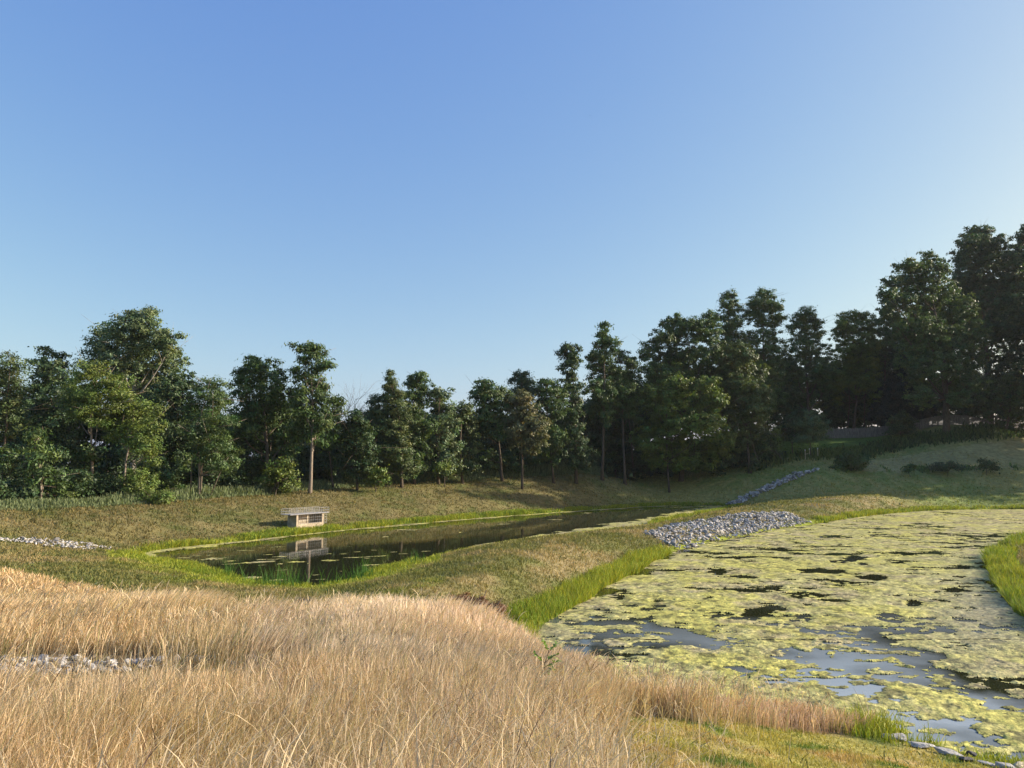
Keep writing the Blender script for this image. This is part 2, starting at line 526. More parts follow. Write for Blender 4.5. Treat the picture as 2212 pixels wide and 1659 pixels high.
# zones of the ground
STRAW = [(-900, 1238), (0, 1242), (150, 1276), (300, 1312), (480, 1342), (640, 1346), (850, 1330), (950, 1326), (1040, 1352), (1110, 1385), (1150, 1430), (1260, 1486),
         (1400, 1505), (1600, 1530), (1780, 1562), (1850, 1585), (1780, 1585), (1640, 1568), (1480, 1548), (1330, 1552), (1235, 1575), (1270, 1630), (1330, 1700), (1400, 2600), (-900, 2600)]
LAWN = [(1250, 1535), (1400, 1500), (1600, 1530), (1860, 1570), (2000, 1605), (2212, 1662), (2600, 1700), (2600, 2600), (1250, 2600), (1200, 1600)]
STRIP = [(-900, 1400), (0, 1413), (300, 1416), (620, 1424), (680, 1440), (600, 1458), (300, 1470), (-900, 1478)]
BERM_LINE = [(-60, 40)] + [tuple(q[:2]) for q in at_z(np.array([p[0] for p in FAR_PX[:13]], float), np.array([p[1] for p in FAR_PX[:13]], float))]
HILLWEED = [(1650, 1012), (1720, 990), (1860, 988), (1960, 964), (2120, 948), (2300, 930), (2300, 905), (2080, 930), (1950, 952), (1850, 974), (1740, 985), (1660, 1000)]


def berm_mask(x, y):
    bx = np.array([b_[0] for b_ in BERM_LINE]); by = np.array([b_[1] for b_ in BERM_LINE])
    o = np.argsort(bx)
    yl = np.interp(x, bx[o], by[o])
    return sstep(-2, 1.0, y - yl) * (x < 32)


CGREEN = np.array([0.150, 0.155, 0.050]); CDRY = np.array([0.29, 0.235, 0.115]); CBERM = np.array([0.162, 0.140, 0.056])
CSHORE = np.array([0.245, 0.285, 0.036]); CLAWN = np.array([0.30, 0.275, 0.075]); CRUST = np.array([0.34, 0.25, 0.105]); CSOIL = np.array([0.24, 0.17, 0.085])


def mixc(a, b, f):
    return a * (1 - f[:, None]) + b * f[:, None]


def ground_color(x, y, z, jit=0.0):
    px, py = to_px(x, y, z)
    n1 = fbm(x * 0.25, y * 0.25, 41); n2 = fbm(x * 0.9, y * 0.9, 42, 5); n3 = fbm(x * 0.08, y * 0.08, 43, 3)
    n = len(x)
    c = mixc(np.tile(CGREEN, (n, 1)), CDRY, sstep(0.40, 0.66, 0.5 * n1 + 0.5 * n2))
    bm = berm_mask(x, y)
    cb = mixc(np.tile(CBERM, (n, 1)), np.array([0.115, 0.125, 0.04]), sstep(0.44, 0.68, n2 * 0.6 + n1 * 0.4))
    cb = mixc(cb, np.array([0.22, 0.18, 0.085]), sstep(0.52, 0.74, fbm(x * 0.5 + 9, y * 0.5, 44, 5)) * 0.5)
    c = mixc(c, cb, bm)
    hill = sstep(94, 99, y) * sstep(8, 26, x)
    ch = mixc(np.tile(np.array([0.26, 0.25, 0.088]), (n, 1)), np.array([0.175, 0.215, 0.06]), sstep(0.40, 0.62, n2 * 0.5 + n3 * 0.5))
    c = mixc(c, ch, hill)
    mown = in_poly(px + (n1 - 0.5) * 30, py + (n2 - 0.5) * 14, [(1780, 1012), (1960, 985), (2150, 955), (2600, 915), (2600, 1008), (2212, 1012), (1900, 1020)]) & (y > 90)
    c = np.where(mown[:, None], np.array([0.31, 0.285, 0.125]) * (0.8 + 0.4 * n2)[:, None], c)
    upl = in_poly(px, py, [(1640, 995), (1740, 985), (1850, 968), (1960, 948), (1940, 935), (1640, 950)]) & (y > 100)
    c = np.where(upl[:, None], np.array([0.11, 0.17, 0.035]) * (0.8 + 0.4 * n2)[:, None], c)
    lw = in_poly(px + (n2 - 0.5) * 40, py + (n1 - 0.5) * 20, LAWN) & (y < 30)
    cl = mixc(np.tile(CLAWN, (n, 1)), CRUST, sstep(0.48, 0.66, n2)); cl = mixc(cl, np.array([0.10, 0.16, 0.03]), sstep(0.56, 0.72, fbm(x * 1.4, y * 1.4, 47)))
    c = np.where(lw[:, None], cl, c)
    stz = in_poly(px, py, STRAW) & (y < 45)
    cs = mixc(np.tile(CSOIL, (n, 1)), np.array([0.14, 0.13, 0.05]), sstep(0.45, 0.7, n2))
    c = np.where(stz[:, None], cs, c)
    sdv = gsd(x, y)
    wide = np.where(in_poly(px, py, [(230, 1190), (400, 1205), (950, 1180), (960, 1260), (700, 1320), (300, 1290), (230, 1230)]), 2.6, 0.62)
    sh = (1 - sstep(0.4, 2.2, sdv / wide + (n2 - 0.5) * 2.2)) * (sdv > -0.3)
    sh = sh * np.where(y > 95, 0.8, 1.0) * np.where(in_poly(px, py, STRAW), 0, 1)
    c = mixc(c, CSHORE, sh)
    under = sdv < 0.06
    c = np.where(under[:, None], np.array([0.07, 0.055, 0.03]), c)
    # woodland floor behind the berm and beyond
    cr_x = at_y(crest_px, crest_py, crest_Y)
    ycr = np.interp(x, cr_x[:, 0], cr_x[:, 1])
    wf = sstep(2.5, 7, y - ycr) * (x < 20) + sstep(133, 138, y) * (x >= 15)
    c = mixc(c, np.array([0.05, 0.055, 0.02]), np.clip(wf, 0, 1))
    farf = sstep(170, 220, y)
    c = mixc(c, np.array([0.13, 0.16, 0.05]), farf)
    return c


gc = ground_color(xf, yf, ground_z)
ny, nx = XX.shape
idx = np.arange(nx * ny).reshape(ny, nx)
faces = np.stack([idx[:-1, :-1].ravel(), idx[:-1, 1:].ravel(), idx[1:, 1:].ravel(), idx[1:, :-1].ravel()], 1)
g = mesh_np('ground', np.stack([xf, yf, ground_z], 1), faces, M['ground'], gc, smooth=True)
tag(g, 'grassy banks, pond basins and hillside reaching to the horizon', 'ground', kind='structure')


def water_sheet(P, lab, mat):
    ctr = np.array(P)
    nrm = np.roll(ctr, -1, 0) - np.roll(ctr, 1, 0)
    nrm = np.stack([nrm[:, 1], -nrm[:, 0]], 1); nrm /= np.linalg.norm(nrm, axis=1)[:, None] + 1e-9
    q = ctr + nrm * 0.25
    if not in_poly(q[::7, 0], q[::7, 1], P).mean() < 0.5:
        q = ctr - nrm * 0.25
    me = bpy.data.meshes.new('water')
    me.from_pydata([(a, b_, 0.0) for a, b_ in q], [], [list(range(len(q)))])
    me.update()
    if me.polygons[0].normal.z < 0: me.flip_normals()
    me.materials.append(M[mat])
    o = bpy.data.objects.new('water', me); COL.objects.link(o)
    return tag(o, lab, 'water', kind='structure')


water_sheet(FAR, 'dark open water of the narrow pond below the long bank', 'water')
water_sheet(NEAR, 'water of the algae covered pond on the right', 'water_sky_film')

# ------------------------------------------------------------------ floating algae
HOLES = [(1900, 1430, 110, 40), (1915, 1424, 85, 34), (1815, 1435, 62, 24), (1660, 1464, 85, 17), (1868, 1492, 84, 34), (1710, 1408, 48, 34), (2140, 1480, 85, 26), (1560, 1400, 60, 16),
         (1784, 1234, 44, 8), (1800, 1254, 33, 9), (1876, 1249, 28, 10), (1620, 1334, 40, 16), (1908, 1336, 28, 7), (1736, 1338, 24, 12), (1825, 1158, 60, 4), (2060, 1154, 80, 4),
         (1435, 1312, 82, 12), (1322, 1343, 42, 9), (1422, 1347, 42, 12), (1500, 1378, 50, 8), (1575, 1228, 32, 7), (1880, 1366, 32, 12), (1480, 1392, 40, 10), (1960, 1368, 40, 7),
         (2085, 1385, 22, 14), (1630, 1262, 16, 6), (1660, 1272, 16, 6), (2040, 1285, 40, 8), (2085, 1315, 40, 12), (1960, 1305, 26, 6), (1870, 1312, 34, 4), (2120, 1548, 32, 12),
         (1760, 1287, 28, 5), (1640, 1322, 50, 6), (1535, 1333, 14, 5), (1720, 1270, 26, 4), (1700, 1288, 20, 5), (2070, 1265, 30, 6), (1830, 1213, 30, 4), (1880, 1222, 34, 3), (2010, 1232, 40, 4), (2150, 1255, 22, 8),
         (1940, 1404, 20, 8), (2050, 1400, 34, 9), (1990, 1420, 30, 8), (1300, 1375, 30, 8), (1400, 1400, 40, 7), (1250, 1400, 40, 9), (1600, 1440, 40, 9), (2150, 1600, 30, 8), (2080, 1590, 30, 6)]
KEEPS = [(1925, 1400, 30, 6), (1930, 1475, 60, 13), (1700, 1450, 60, 10), (1760, 1440, 18, 5), (1900, 1440, 30, 5), (1820, 1460, 40, 7), (2000, 1500, 40, 9), (1300, 1440, 120, 10), (1480, 1440, 70, 12), (1600, 1490, 60, 8)]


def algae_cells(P, step, ymin, ymax, fn):
    x0, x1 = P[:, 0].min(), P[:, 0].max()
    xs = np.arange(x0, x1 + step, step); ys = np.arange(max(P[:, 1].min(), ymin), min(P[:, 1].max(), ymax) + 1e-6, step)
    X, Y = np.meshgrid(xs, ys)
    jx = (_hash(np.round(X / step), np.round(Y / step), 1) - 0.5) * step * 0.7; jy = (_hash(np.round(X / step), np.round(Y / step), 2) - 0.5) * step * 0.7
    inner = np.zeros(X.shape, bool); inner[1:-1, :] = True
    X = X + jx; Y = Y + np.where(inner, jy, 0)
    m = fn(X.ravel(), Y.ravel()).reshape(X.shape)
    pxx, _ = to_px(X, Y, np.zeros_like(X))
    m = np.where((pxx < 2400) & (pxx > -150), m, -1)
    ids = np.arange(X.size).reshape(X.shape)
    tris = []
    A_, B_, C_, D_ = ids[:-1, :-1].ravel(), ids[:-1, 1:].ravel(), ids[1:, 1:].ravel(), ids[1:, :-1].ravel()
    mf = m.ravel()
    for tri in (np.stack([A_, B_, C_], 1), np.stack([A_, C_, D_], 1)):
        k = (mf[tri] > 0).sum(1) >= 2
        tris.append(tri[k])
    T = np.vstack(tris)
    used, inv = np.unique(T, return_inverse=True)
    return X.ravel()[used], Y.ravel()[used], mf[used], inv.reshape(-1, 3)


def near_mask(x, y):
    d = seg_dist(x, y, NEAR, True)
    ins = in_poly(x, y, NEAR)
    px, py = to_px(x, y, np.zeros_like(x))
    wx = x + (fbm(x * 0.5, y * 0.5, 60) - 0.5) * 1.5; wy = y + (fbm(x * 0.5, y * 0.5, 61) - 0.5) * 1.5
    v = fbm(wx * 0.42, wy * 0.50, 62, 6) - 0.295
    v = v + (fbm(x * 1.2, y * 1.8, 63, 4) - 0.5) * 0.34 + (fbm(x * 3.6, y * 5.0, 67, 3) - 0.5) * 0.34 * sstep(60, 25, y)
    jx = px + (fbm(x * 0.9, y * 0.7, 64, 5) - 0.5) * 120; jy = py + (fbm(x * 0.9 + 40, y * 0.7, 65, 5) - 0.5) * 34
    for cx_, cy_, rx, ry in HOLES:
        r2 = ((jx - cx_) / rx) ** 2 + ((jy - cy_) / ry) ** 2
        v = v - 0.27 * np.exp(-r2 * r2 * 0.7)
    for cx_, cy_, rx, ry in KEEPS:
        r2 = ((jx - cx_) / rx) ** 2 + ((jy - cy_) / ry) ** 2
        v = v + 0.32 * np.exp(-r2 * r2)
    thin = np.exp(-(((px - 1250) / 130) ** 2 + ((py - 1400) / 45) ** 2))
    v = v - thin * (fbm(x * 3, y * 3, 66, 3) - 0.42) * 0.5
    fl = fbm(x * 1.9, y * 3.0, 68, 4) - 0.615
    v = np.maximum(v, np.where(y < 40, fl * 1.2, -1))
    slit = fbm(x * 0.42, y * 1.3, 69, 4)
    v = v - 0.30 * sstep(0.60, 0.68, slit) * sstep(1300, 1180, py) - 0.22 * sstep(0.60, 0.68, fbm(x * 0.8, y * 2.0, 72, 4)) * sstep(1150, 1250, py)
    v = v + sstep(1190, 1110, py) * 0.10
    v = np.where(d < 0.45, v - 0.08, v)
    return np.where(ins, v, -1)


def far_mask(x, y):
    d = seg_dist(x, y, FAR, True)
    ins = in_poly(x, y, FAR)
    px, py = to_px(x, y, np.zeros_like(x))
    v = np.full(x.shape, -0.3)
    n_ = fbm(x * 0.5, y * 0.5, 70, 4)
    farside = np.array(BERM_LINE)[1:]
    df = seg_dist(x, y, farside, False)
    v = np.maximum(v, 0.75 + (n_ - 0.5) * 1.8 - df)                           # edge along the far bank
    v = np.maximum(v, np.where((px > 1000), 2.6 * sstep(1000, 1350, px) + 0.6 + (n_ - 0.5) * 4 - d, -1) * np.where(df < 3, 0, 1))
    v = np.maximum(v, np.where(px < 470, 0.9 + (n_ - 0.5) * 3 - d, -1) * 1.0)
    st = fbm(x * 0.22 + 0.15 * y, y * 0.9 - x * 0.5, 71, 4)                      # drifting streaks
    v = np.maximum(v, (st - 0.775) * 2)
    near_st = fbm(x * 0.8 + 0.3 * y, y * 2.2 - x * 0.8, 73, 3)
    v = np.maximum(v, (near_st - 0.74) * 2 * sstep(1185, 1235, py) - 0.002)
    return np.where(ins, v, -1)


def algae_obj(parts, lab, base_z=0.008):
    vs_, fs_, cs_ = [], [], []
    n0 = 0
    for x, y, m, T in parts:
        rough = fbm(x * 2.2, y * 2.2, 80, 4)
        fine = fbm(x * 7, y * 7, 81, 2)
        z = base_z + np.clip(m, 0, 0.15) * 0.16 * (0.3 + rough) + (fine - 0.4).clip(0) * 0.08 * np.clip(m * 12, 0, 1)
        k1 = sstep(0.42, 0.62, fbm(x * 0.75, y * 0.55, 82, 5)); k2 = sstep(0.48, 0.62, fbm(x * 1.1, y * 0.9, 83, 5) * 0.65 + fbm(x * 0.2, y * 0.2, 86, 2) * 0.35); k3 = sstep(0.45, 0.65, rough)
        n = len(x)
        c = mixc(np.tile(np.array([0.50, 0.465, 0.19]), (n, 1)), np.array([0.56, 0.525, 0.125]), k1 * 0.75)
        c = mixc(c, np.array([0.42, 0.345, 0.235]), k2 * 0.65)
        c = mixc(c, np.array([0.27, 0.28, 0.07]), k3 * 0.4)
        spk = fbm(x * 4.0, y * 3.2, 84, 3)
        c = c * (1 - 0.60 * sstep(0.52, 0.68, spk))[:, None]
        px, py = to_px(x, y, np.zeros_like(x))
        grey = np.exp(-(((px - 2130) / 110) ** 2 + ((py - 1330) / 110) ** 2)) * 0.8 + np.exp(-(((px - 1240) / 130) ** 2 + ((py - 1390) / 50) ** 2)) * 0.5
        c = mixc(c, np.array([0.30, 0.275, 0.20]), np.clip(grey, 0, 0.8))
        thin_e = 1 - sstep(0.0, 0.06, m)
        c = mixc(c, np.array([0.33, 0.34, 0.11]), thin_e * 0.5)
        c = c * np.array([0.96, 0.96, 0.86]) * (0.55 + 0.85 * fine)[:, None] * (0.85 + 0.3 * _hash(np.round(x * 11), np.round(y * 11), 5))[:, None]
        vs_.append(np.stack([x, y, z], 1)); fs_.append(T + n0); cs_.append(c); n0 += n
    o = mesh_np('algae', np.vstack(vs_), np.vstack(fs_), M['algae'], np.vstack(cs_), smooth=True)
    return tag(o, lab, 'algae', kind='stuff')


algae_obj([algae_cells(NEAR, 0.065, 0, 26.0, near_mask), algae_cells(NEAR, 0.10, 26.0, 38.0, near_mask), algae_cells(NEAR, 0.16, 38.0, 62.0, near_mask), algae_cells(NEAR, 0.26, 62.0, 200, near_mask)],
          'yellow green algae scum floating over the right pond')
algae_obj([algae_cells(FAR, 0.14, 0, 60.0, far_mask), algae_cells(FAR, 0.22, 60.0, 200, far_mask)], 'thin algae rim and streaks floating on the narrow dark pond')


# ------------------------------------------------------------------ grass
def blades(name, base, h, wd, lean, droop, az, c0, c1, mat, L=4, prof=None):
    n = len(base)
    t = np.linspace(0, 1, L)
    prof = np.array(prof if prof is not None else np.linspace(1, 0.12, L))
    wx = np.stack([np.cos(az), np.sin(az)], 1)
    V = np.zeros((n, L, 2, 3), np.float32)
    C = np.zeros((n, L, 2, 3), np.float32)
    for k in range(L):
        tt = t[k]
        cx_ = base[:, 0] + lean[:, 0] * h * (0.25 * tt + 0.75 * tt ** 2)
        cy_ = base[:, 1] + lean[:, 1] * h * (0.25 * tt + 0.75 * tt ** 2)
        cz_ = base[:, 2] - 0.03 + h * (tt - droop * tt ** 4)
        hw = wd * prof[k] * 0.5
        for s_, sg in ((0, -1), (1, 1)):
            V[:, k, s_, 0] = cx_ + sg * wx[:, 0] * hw
            V[:, k, s_, 1] = cy_ + sg * wx[:, 1] * hw
            V[:, k, s_, 2] = cz_
            C[:, k, s_, :] = c0 * (1 - tt) + c1 * tt
    b0 = (np.arange(n) * L * 2)[:, None]
    F = []
    for k in range(L - 1):
        F.append(np.concatenate([b0 + 2 * k, b0 + 2 * k + 1, b0 + 2 * k + 3, b0 + 2 * k + 2], 1))
    F = np.vstack(F)
    return mesh_np(name, V.reshape(-1, 3), F, mat, C.reshape(-1, 3))


def scatter(n, r0, r1, half_deg=43, power=0.0):
    """denser near the viewer's side of the valley: uniform in log distance"""
    u = rng.random(n)
    r = r0 * (r1 / r0) ** u
    a = R(half_deg) * (2 * rng.random(n) - 1)
    x, y = r * np.sin(a), r * np.cos(a)
    return x, y


# tall dry grass
x, y = scatter(980000, 2.6, 46)
z = gz(x, y)
px, py = to_px(x, y, z)
sdv = gsd(x, y)
jn = fbm(x * 0.8, y * 0.8, 90)
jit = 60 + 150 * sstep(1120, 1240, px) * sstep(1520, 1580, py)
ok = in_poly(px + (jn - 0.5) * jit + rng.normal(0, 1, len(px)) * (jit - 60) * 0.25, py + (fbm(x * 0.8, y * 0.8, 91) - 0.5) * 26, STRAW) & (sdv > 0.25)
strip_d = in_poly(px, py, STRIP)
ok &= ~strip_d | (rng.random(len(x)) < np.clip((px - 300) / 600, 0.03, 0.6))
dens = sstep(0.18, 0.42, fbm(x * 0.55, y * 0.55, 92))
ok &= rng.random(len(x)) < 0.55 + 0.45 * dens
x, y, z, px, py, sdv = [q[ok] for q in (x, y, z, px, py, sdv)]
kp = rng.random(len(x)) < 0.55 + 0.45 * sstep(6, 13, np.hypot(x, y))
x, y, z, px, py, sdv = [q[kp] for q in (x, y, z, px, py, sdv)]
n = len(x)
dist = np.hypot(x, y)
h = 0.46 + 0.46 * rng.random(n) ** 0.8 + 0.40 * (fbm(x * 0.3, y * 0.3, 93) - 0.5) + 0.45 * (fbm(x * 1.3, y * 1.3, 94) - 0.5)
front = in_poly(px, py, [(-900, 1478), (300, 1470), (640, 1455), (700, 1500), (500, 1600), (-900, 1640)])
h = np.where(front, h * (0.20 + 0.60 * sstep(1475, 1660, py) + 0.25 * (rng.random(n) < 0.06)), h)
h = np.where((py > 1340) & (py < 1416) & (px < 720), h * (0.55 + 0.45 * sstep(1416, 1350, py)), h)
pondstrip = in_poly(px, py, [(1250, 1470), (1400, 1495), (1600, 1520), (1880, 1575), (1860, 1600), (1640, 1575), (1480, 1552), (1330, 1540)])
h = np.where(pondstrip, 0.26 + 0.26 * rng.random(n), h)
edge_l = sstep(1268, 1330, py - (px < 500) * np.clip(0, 0, 1))
h = np.where(py < 1370, h * (0.42 + 0.58 * sstep(1275, 1365, py + 40 * (fbm(x * 0.4, y * 0.4, 98) - 0.5))), h)
fade = rng.random(n)
h *= np.where((px > 1150) & (px < 1400) & ~pondstrip, 0.9, 1)
wind = 0.05 + 0.34 * sstep(9, 22, dist) * sstep(0.35, 0.65, fbm(x * 0.15, y * 0.15, 95))
la = rng.normal(0, 0.16, (n, 2)); la[:, 0] += wind
la += (np.stack([fbm(x * 0.5, y * 0.5, 88), fbm(x * 0.5 + 30, y * 0.5, 89)], 1) - 0.5) * 0.7
drp = np.abs(rng.normal(0.05, 0.08, n)) + (rng.random(n) < 0.10) * 0.25 * rng.random(n)
k = rng.random(n)
pal = np.array([0.985, 1.0, 1.05]) * np.array([[0.58, 0.44, 0.285], [0.47, 0.345, 0.215], [0.66, 0.54, 0.38], [0.35, 0.25, 0.155], [0.33, 0.32, 0.145]])
ci = rng.choice(5, n, p=[0.36, 0.28, 0.18, 0.12, 0.06])
c1 = pal[ci] * (0.93 + 0.3 * rng.random(n))[:, None]
tint = fbm(x * 0.22, y * 0.22, 96)
c1 = c1 * np.stack([1 + 0 * tint, 0.93 + 0.14 * tint, 0.85 + 0.35 * tint], 1)
c1 = np.where(pondstrip[:, None], c1 * np.array([1.03, 0.95, 0.95]), c1)
c1 = np.where((px < 520)[:, None], c1 * np.array([1.02, 0.99, 0.88]), c1)
pale_p = np.exp(-(((px - 780) / 190) ** 2 + ((py - 1345) / 34) ** 2)) + np.exp(-(((px - 330) / 240) ** 2 + ((py - 1345) / 30) ** 2)) * 0.6
c1 = mixc(c1, np.array([0.72, 0.60, 0.42]), np.clip(pale_p * 0.7, 0, 0.7))
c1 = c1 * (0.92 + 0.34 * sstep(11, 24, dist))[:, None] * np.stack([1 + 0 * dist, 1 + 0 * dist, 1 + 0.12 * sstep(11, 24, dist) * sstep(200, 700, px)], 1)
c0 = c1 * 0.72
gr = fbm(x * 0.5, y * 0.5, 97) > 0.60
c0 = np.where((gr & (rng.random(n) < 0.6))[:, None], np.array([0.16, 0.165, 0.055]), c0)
wdt = np.maximum(0.0038, dist * 0.00064) * (0.7 + 0.6 * rng.random(n))
az = rng.normal(0, 0.8, n) + np.arctan2(-x, y) * 0 
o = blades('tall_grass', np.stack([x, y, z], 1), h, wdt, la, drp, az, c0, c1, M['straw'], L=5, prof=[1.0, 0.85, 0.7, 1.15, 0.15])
tag(o, 'waist high dry straw coloured grass filling the near slope', 'grass', kind='stuff')
print('tall', n)

# taller nodding seed stalks among it
x, y = scatter(30000, 3.2, 26)
z = gz(x, y); px, py = to_px(x, y, z)
ok = in_poly(px, py, STRAW) & ~in_poly(px, py, STRIP) & (gsd(x, y) > 0.3)
lawnish = in_poly(px, py, LAWN) & (rng.random(len(x)) < 0.13 * sstep(1750, 1350, px)) & (gsd(x, y) > 1.0)
ok |= lawnish
fr = in_poly(px, py, [(-900, 1478), (300, 1470), (640, 1455), (700, 1500), (500, 1560), (-900, 1600)])
ok &= ~fr | (rng.random(len(x)) < 0.2)
x, y, z = x[ok], y[ok], z[ok]; n = len(x); dist = np.hypot(x, y)
h = 0.85 + 0.35 * rng.random(n)
h = np.where(fr[ok], h * 0.7, h)
la = rng.normal(0, 0.26, (n, 2)); la[:, 0] += 0.10
drp = 0.12 + 0.42 * rng.random(n)
c1 = np.array([0.64, 0.52, 0.33]) * (0.75 + 0.35 * rng.random(n))[:, None]
dk = rng.random(n) < 0.1
c1 = np.where(dk[:, None], np.array([0.17, 0.11, 0.07]), c1)
o = blades('seed_stalks', np.stack([x, y, z], 1), h, np.maximum(0.0036, dist * 0.00060), la, drp, rng.normal(0, 0.7, n), c1 * 0.9, c1, M['straw'], L=8, prof=[0.9, 0.8, 0.7, 0.65, 0.65, 1.0, 1.7, 0.3])
tag(o, 'nodding pale seed stalks standing above the dry grass', 'grass', kind='stuff')

# short turf everywhere else
x, y = scatter(760000, 5.5, 140)
z = gz(x, y); px, py = to_px(x, y, z); sdv = gsd(x, y)
ok = ~(in_poly(px, py, STRAW) & (y < 45)) & (sdv > 0.15) & ~in_poly(px, py, STRIP)
ok &= ~in_poly(px, py, [(1385, 1152), (1440, 1136), (1520, 1123), (1600, 1108), (1700, 1106), (1765, 1131), (1690, 1141), (1600, 1160), (1530, 1174), (1465, 1189)]) | (y > 90)
x, y, z, sdv, px, py = [q[ok] for q in (x, y, z, sdv, px, py)]; n = len(x); dist = np.hypot(x, y)
c = ground_color(x, y, z) * (0.78 + 0.44 * rng.random(n))[:, None]
cl = fbm(x * 1.6, y * 1.6, 101, 3)
dryp = rng.random(n) < 0.25
c = np.where(dryp[:, None], c * np.array([1.22, 1.10, 1.0]), c)
h = (0.05 + 0.09 * rng.random(n)) * (0.5 + 1.3 * cl)
h = h * np.where(berm_mask(x, y) > 0.5, 0.95, 1.0) * (1 + 0.5 * sstep(30, 60, dist))
h = np.where(in_poly(px, py, LAWN) & (y < 30), h * 0.55, h)
la = rng.normal(0, 0.5, (n, 2))
wdt = np.maximum(0.006, dist * 0.0012) * (0.7 + 0.8 * rng.random(n))
o = blades('short_grass', np.stack([x, y, z], 1), h, wdt, la, np.zeros(n), rng.normal(0, 0.9, n), c * 0.9, c * 1.1, M['turf'], L=2, prof=[1, 0.35])
tag(o, 'short green and tan turf on the banks, mounds and hillside', 'grass', kind='stuff')
print('turf', n)

# clover and broadleaf weeds in tufts on the mound and banks
x, y = scatter(70000, 9, 110)
z = gz(x, y); px, py = to_px(x, y, z); sdv = gsd(x, y)
tuft = fbm(x * 0.55, y * 0.55, 105, 4)
ok = (tuft > 0.545) & (sdv > 0.6) & ((y > 19) | (rng.random(len(x)) < 0.12)) & ~(in_poly(px, py, STRAW) & (y < 45)) & ~in_poly(px, py, STRIP)
x, y, z, px, py = [q[ok] for q in (x, y, z, px, py)]; n = len(x); dist = np.hypot(x, y)
c = np.array([0.085, 0.115, 0.035]) * (0.6 + 0.8 * rng.random(n))[:, None]
o = blades('broadleaf_weeds', np.stack([x, y, z], 1), 0.07 + 0.13 * rng.random(n), np.maximum(0.02, dist * 0.0016) * (0.6 + 0.8 * rng.random(n)), rng.normal(0, 0.9, (n, 2)), 0.2 * rng.random(n), rng.random(n) * 6.28, c, c * 1.1, M['turf'], L=3, prof=[0.5, 1, 0.3])
tag(o, 'dark green clover and weed tufts dotting the banks', 'weeds', kind='stuff')

# bright shore grass
vx, vy = [], []
for P in (FAR, NEAR):
    seg = np.roll(P, -1, 0) - P
    ln = np.linalg.norm(seg, axis=1)
    cnt = 75000 if P is FAR else 75000
    mid = P + seg / 2
    wgt = ln / np.maximum(20, np.hypot(mid[:, 0], mid[:, 1])) ** 1.0
    i = rng.choice(len(P), cnt, p=wgt / wgt.sum())
    q = P[i] + seg[i] * rng.random(cnt)[:, None]
    nr = np.stack([seg[i][:, 1], -seg[i][:, 0]], 1); nr /= np.linalg.norm(nr, axis=1)[:, None]
    tst = q + nr * 0.3
    sgn = np.where(in_poly(tst[:, 0], tst[:, 1], P), -1, 1)
    off = rng.random(cnt) ** 1.6 * 1.5 - 0.12
    q = q + nr * (sgn * off)[:, None]
    vx.append(q[:, 0]); vy.append(q[:, 1])
x, y = np.concatenate(vx), np.concatenate(vy)
sdv = gsd(x, y); z = np.maximum(gz(x, y), -0.1); px, py = to_px(x, y, z)
ok = (sdv > -0.12) & (sdv < 2.1)
ok &= ~(in_poly(px, py + 12, STRAW)) & ~in_poly(px, py, [(1375, 1150), (1440, 1130), (1600, 1112), (1700, 1108), (1785, 1128), (1690, 1150), (1600, 1170), (1530, 1185), (1462, 1200), (1430, 1180)])
moundnear = in_poly(px, py, [(900, 1150), (1400, 1128), (1400, 1165), (1000, 1205), (880, 1215)])
ok &= ~moundnear
patch = fbm(x * 0.35, y * 0.35, 110, 3)
ok &= rng.random(len(x)) < sstep(0.32, 0.56, patch) * 0.9 + 0.12
frontr = (px > 1880) & (py > 1560)
ok &= ~frontr | (rng.random(len(x)) < 0.95 * sstep(0.36, 0.48, fbm(x * 0.8, y * 0.8, 112)))
x, y, z, sdv, px, py = [q[ok] for q in (x, y, z, sdv, px, py)]; n = len(x); dist = np.hypot(x, y)
h = (0.16 + 0.32 * rng.random(n)) * (0.25 + 0.35 * sstep(0.35, 0.65, patch[ok]) + 0.15 + 1.1 * fbm(x * 0.7, y * 0.7, 111)) * (1.1 - 0.3 * np.clip(sdv, 0, 2))
h *= np.where((px > 2100) & (py < 1400), 1.35, 1) * np.where(y > 90, 0.8, 1) * np.where((px < 1000) & (py > 1188) & (y < 60), 0.75, 1)
# reeds standing at the water's edge of the narrow pond
reed = (rng.random(n) < 0.10) & (fbm(x * 0.45, y * 0.45, 119, 2) > 0.5) & in_poly(px, py, [(500, 1235), (800, 1230), (900, 1195), (960, 1210), (760, 1280), (640, 1290), (480, 1255)])
h = np.where(reed, h * 3.4, h)
c = np.array([0.225, 0.275, 0.034]) * (0.65 + 0.7 * rng.random(n))[:, None]
yel = rng.random(n) < 0.25
c = np.where(yel[:, None], c * np.array([1.45, 1.1, 0.9]), c)
dk = fbm(x * 0.2, y * 0.2, 113) > 0.55
c = np.where((dk & (rng.random(n) < 0.6))[:, None], c * np.array([0.70, 0.86, 0.9]), c)
c = np.where(reed[:, None], np.array([0.07, 0.16, 0.03]), c)
la = rng.normal(0, 0.28, (n, 2))
o = blades('shore_grass', np.stack([x, y, z], 1), h, np.maximum(0.012, dist * 0.0011) * (0.7 + 0.6 * rng.random(n)), la, 0.12 * rng.random(n), rng.normal(0, 0.9, n), c * 0.85, c * 1.1, M['turf'], L=4)
tag(o, 'lush bright green grass and reeds rimming both ponds', 'grass', kind='stuff')
print('shore', n)

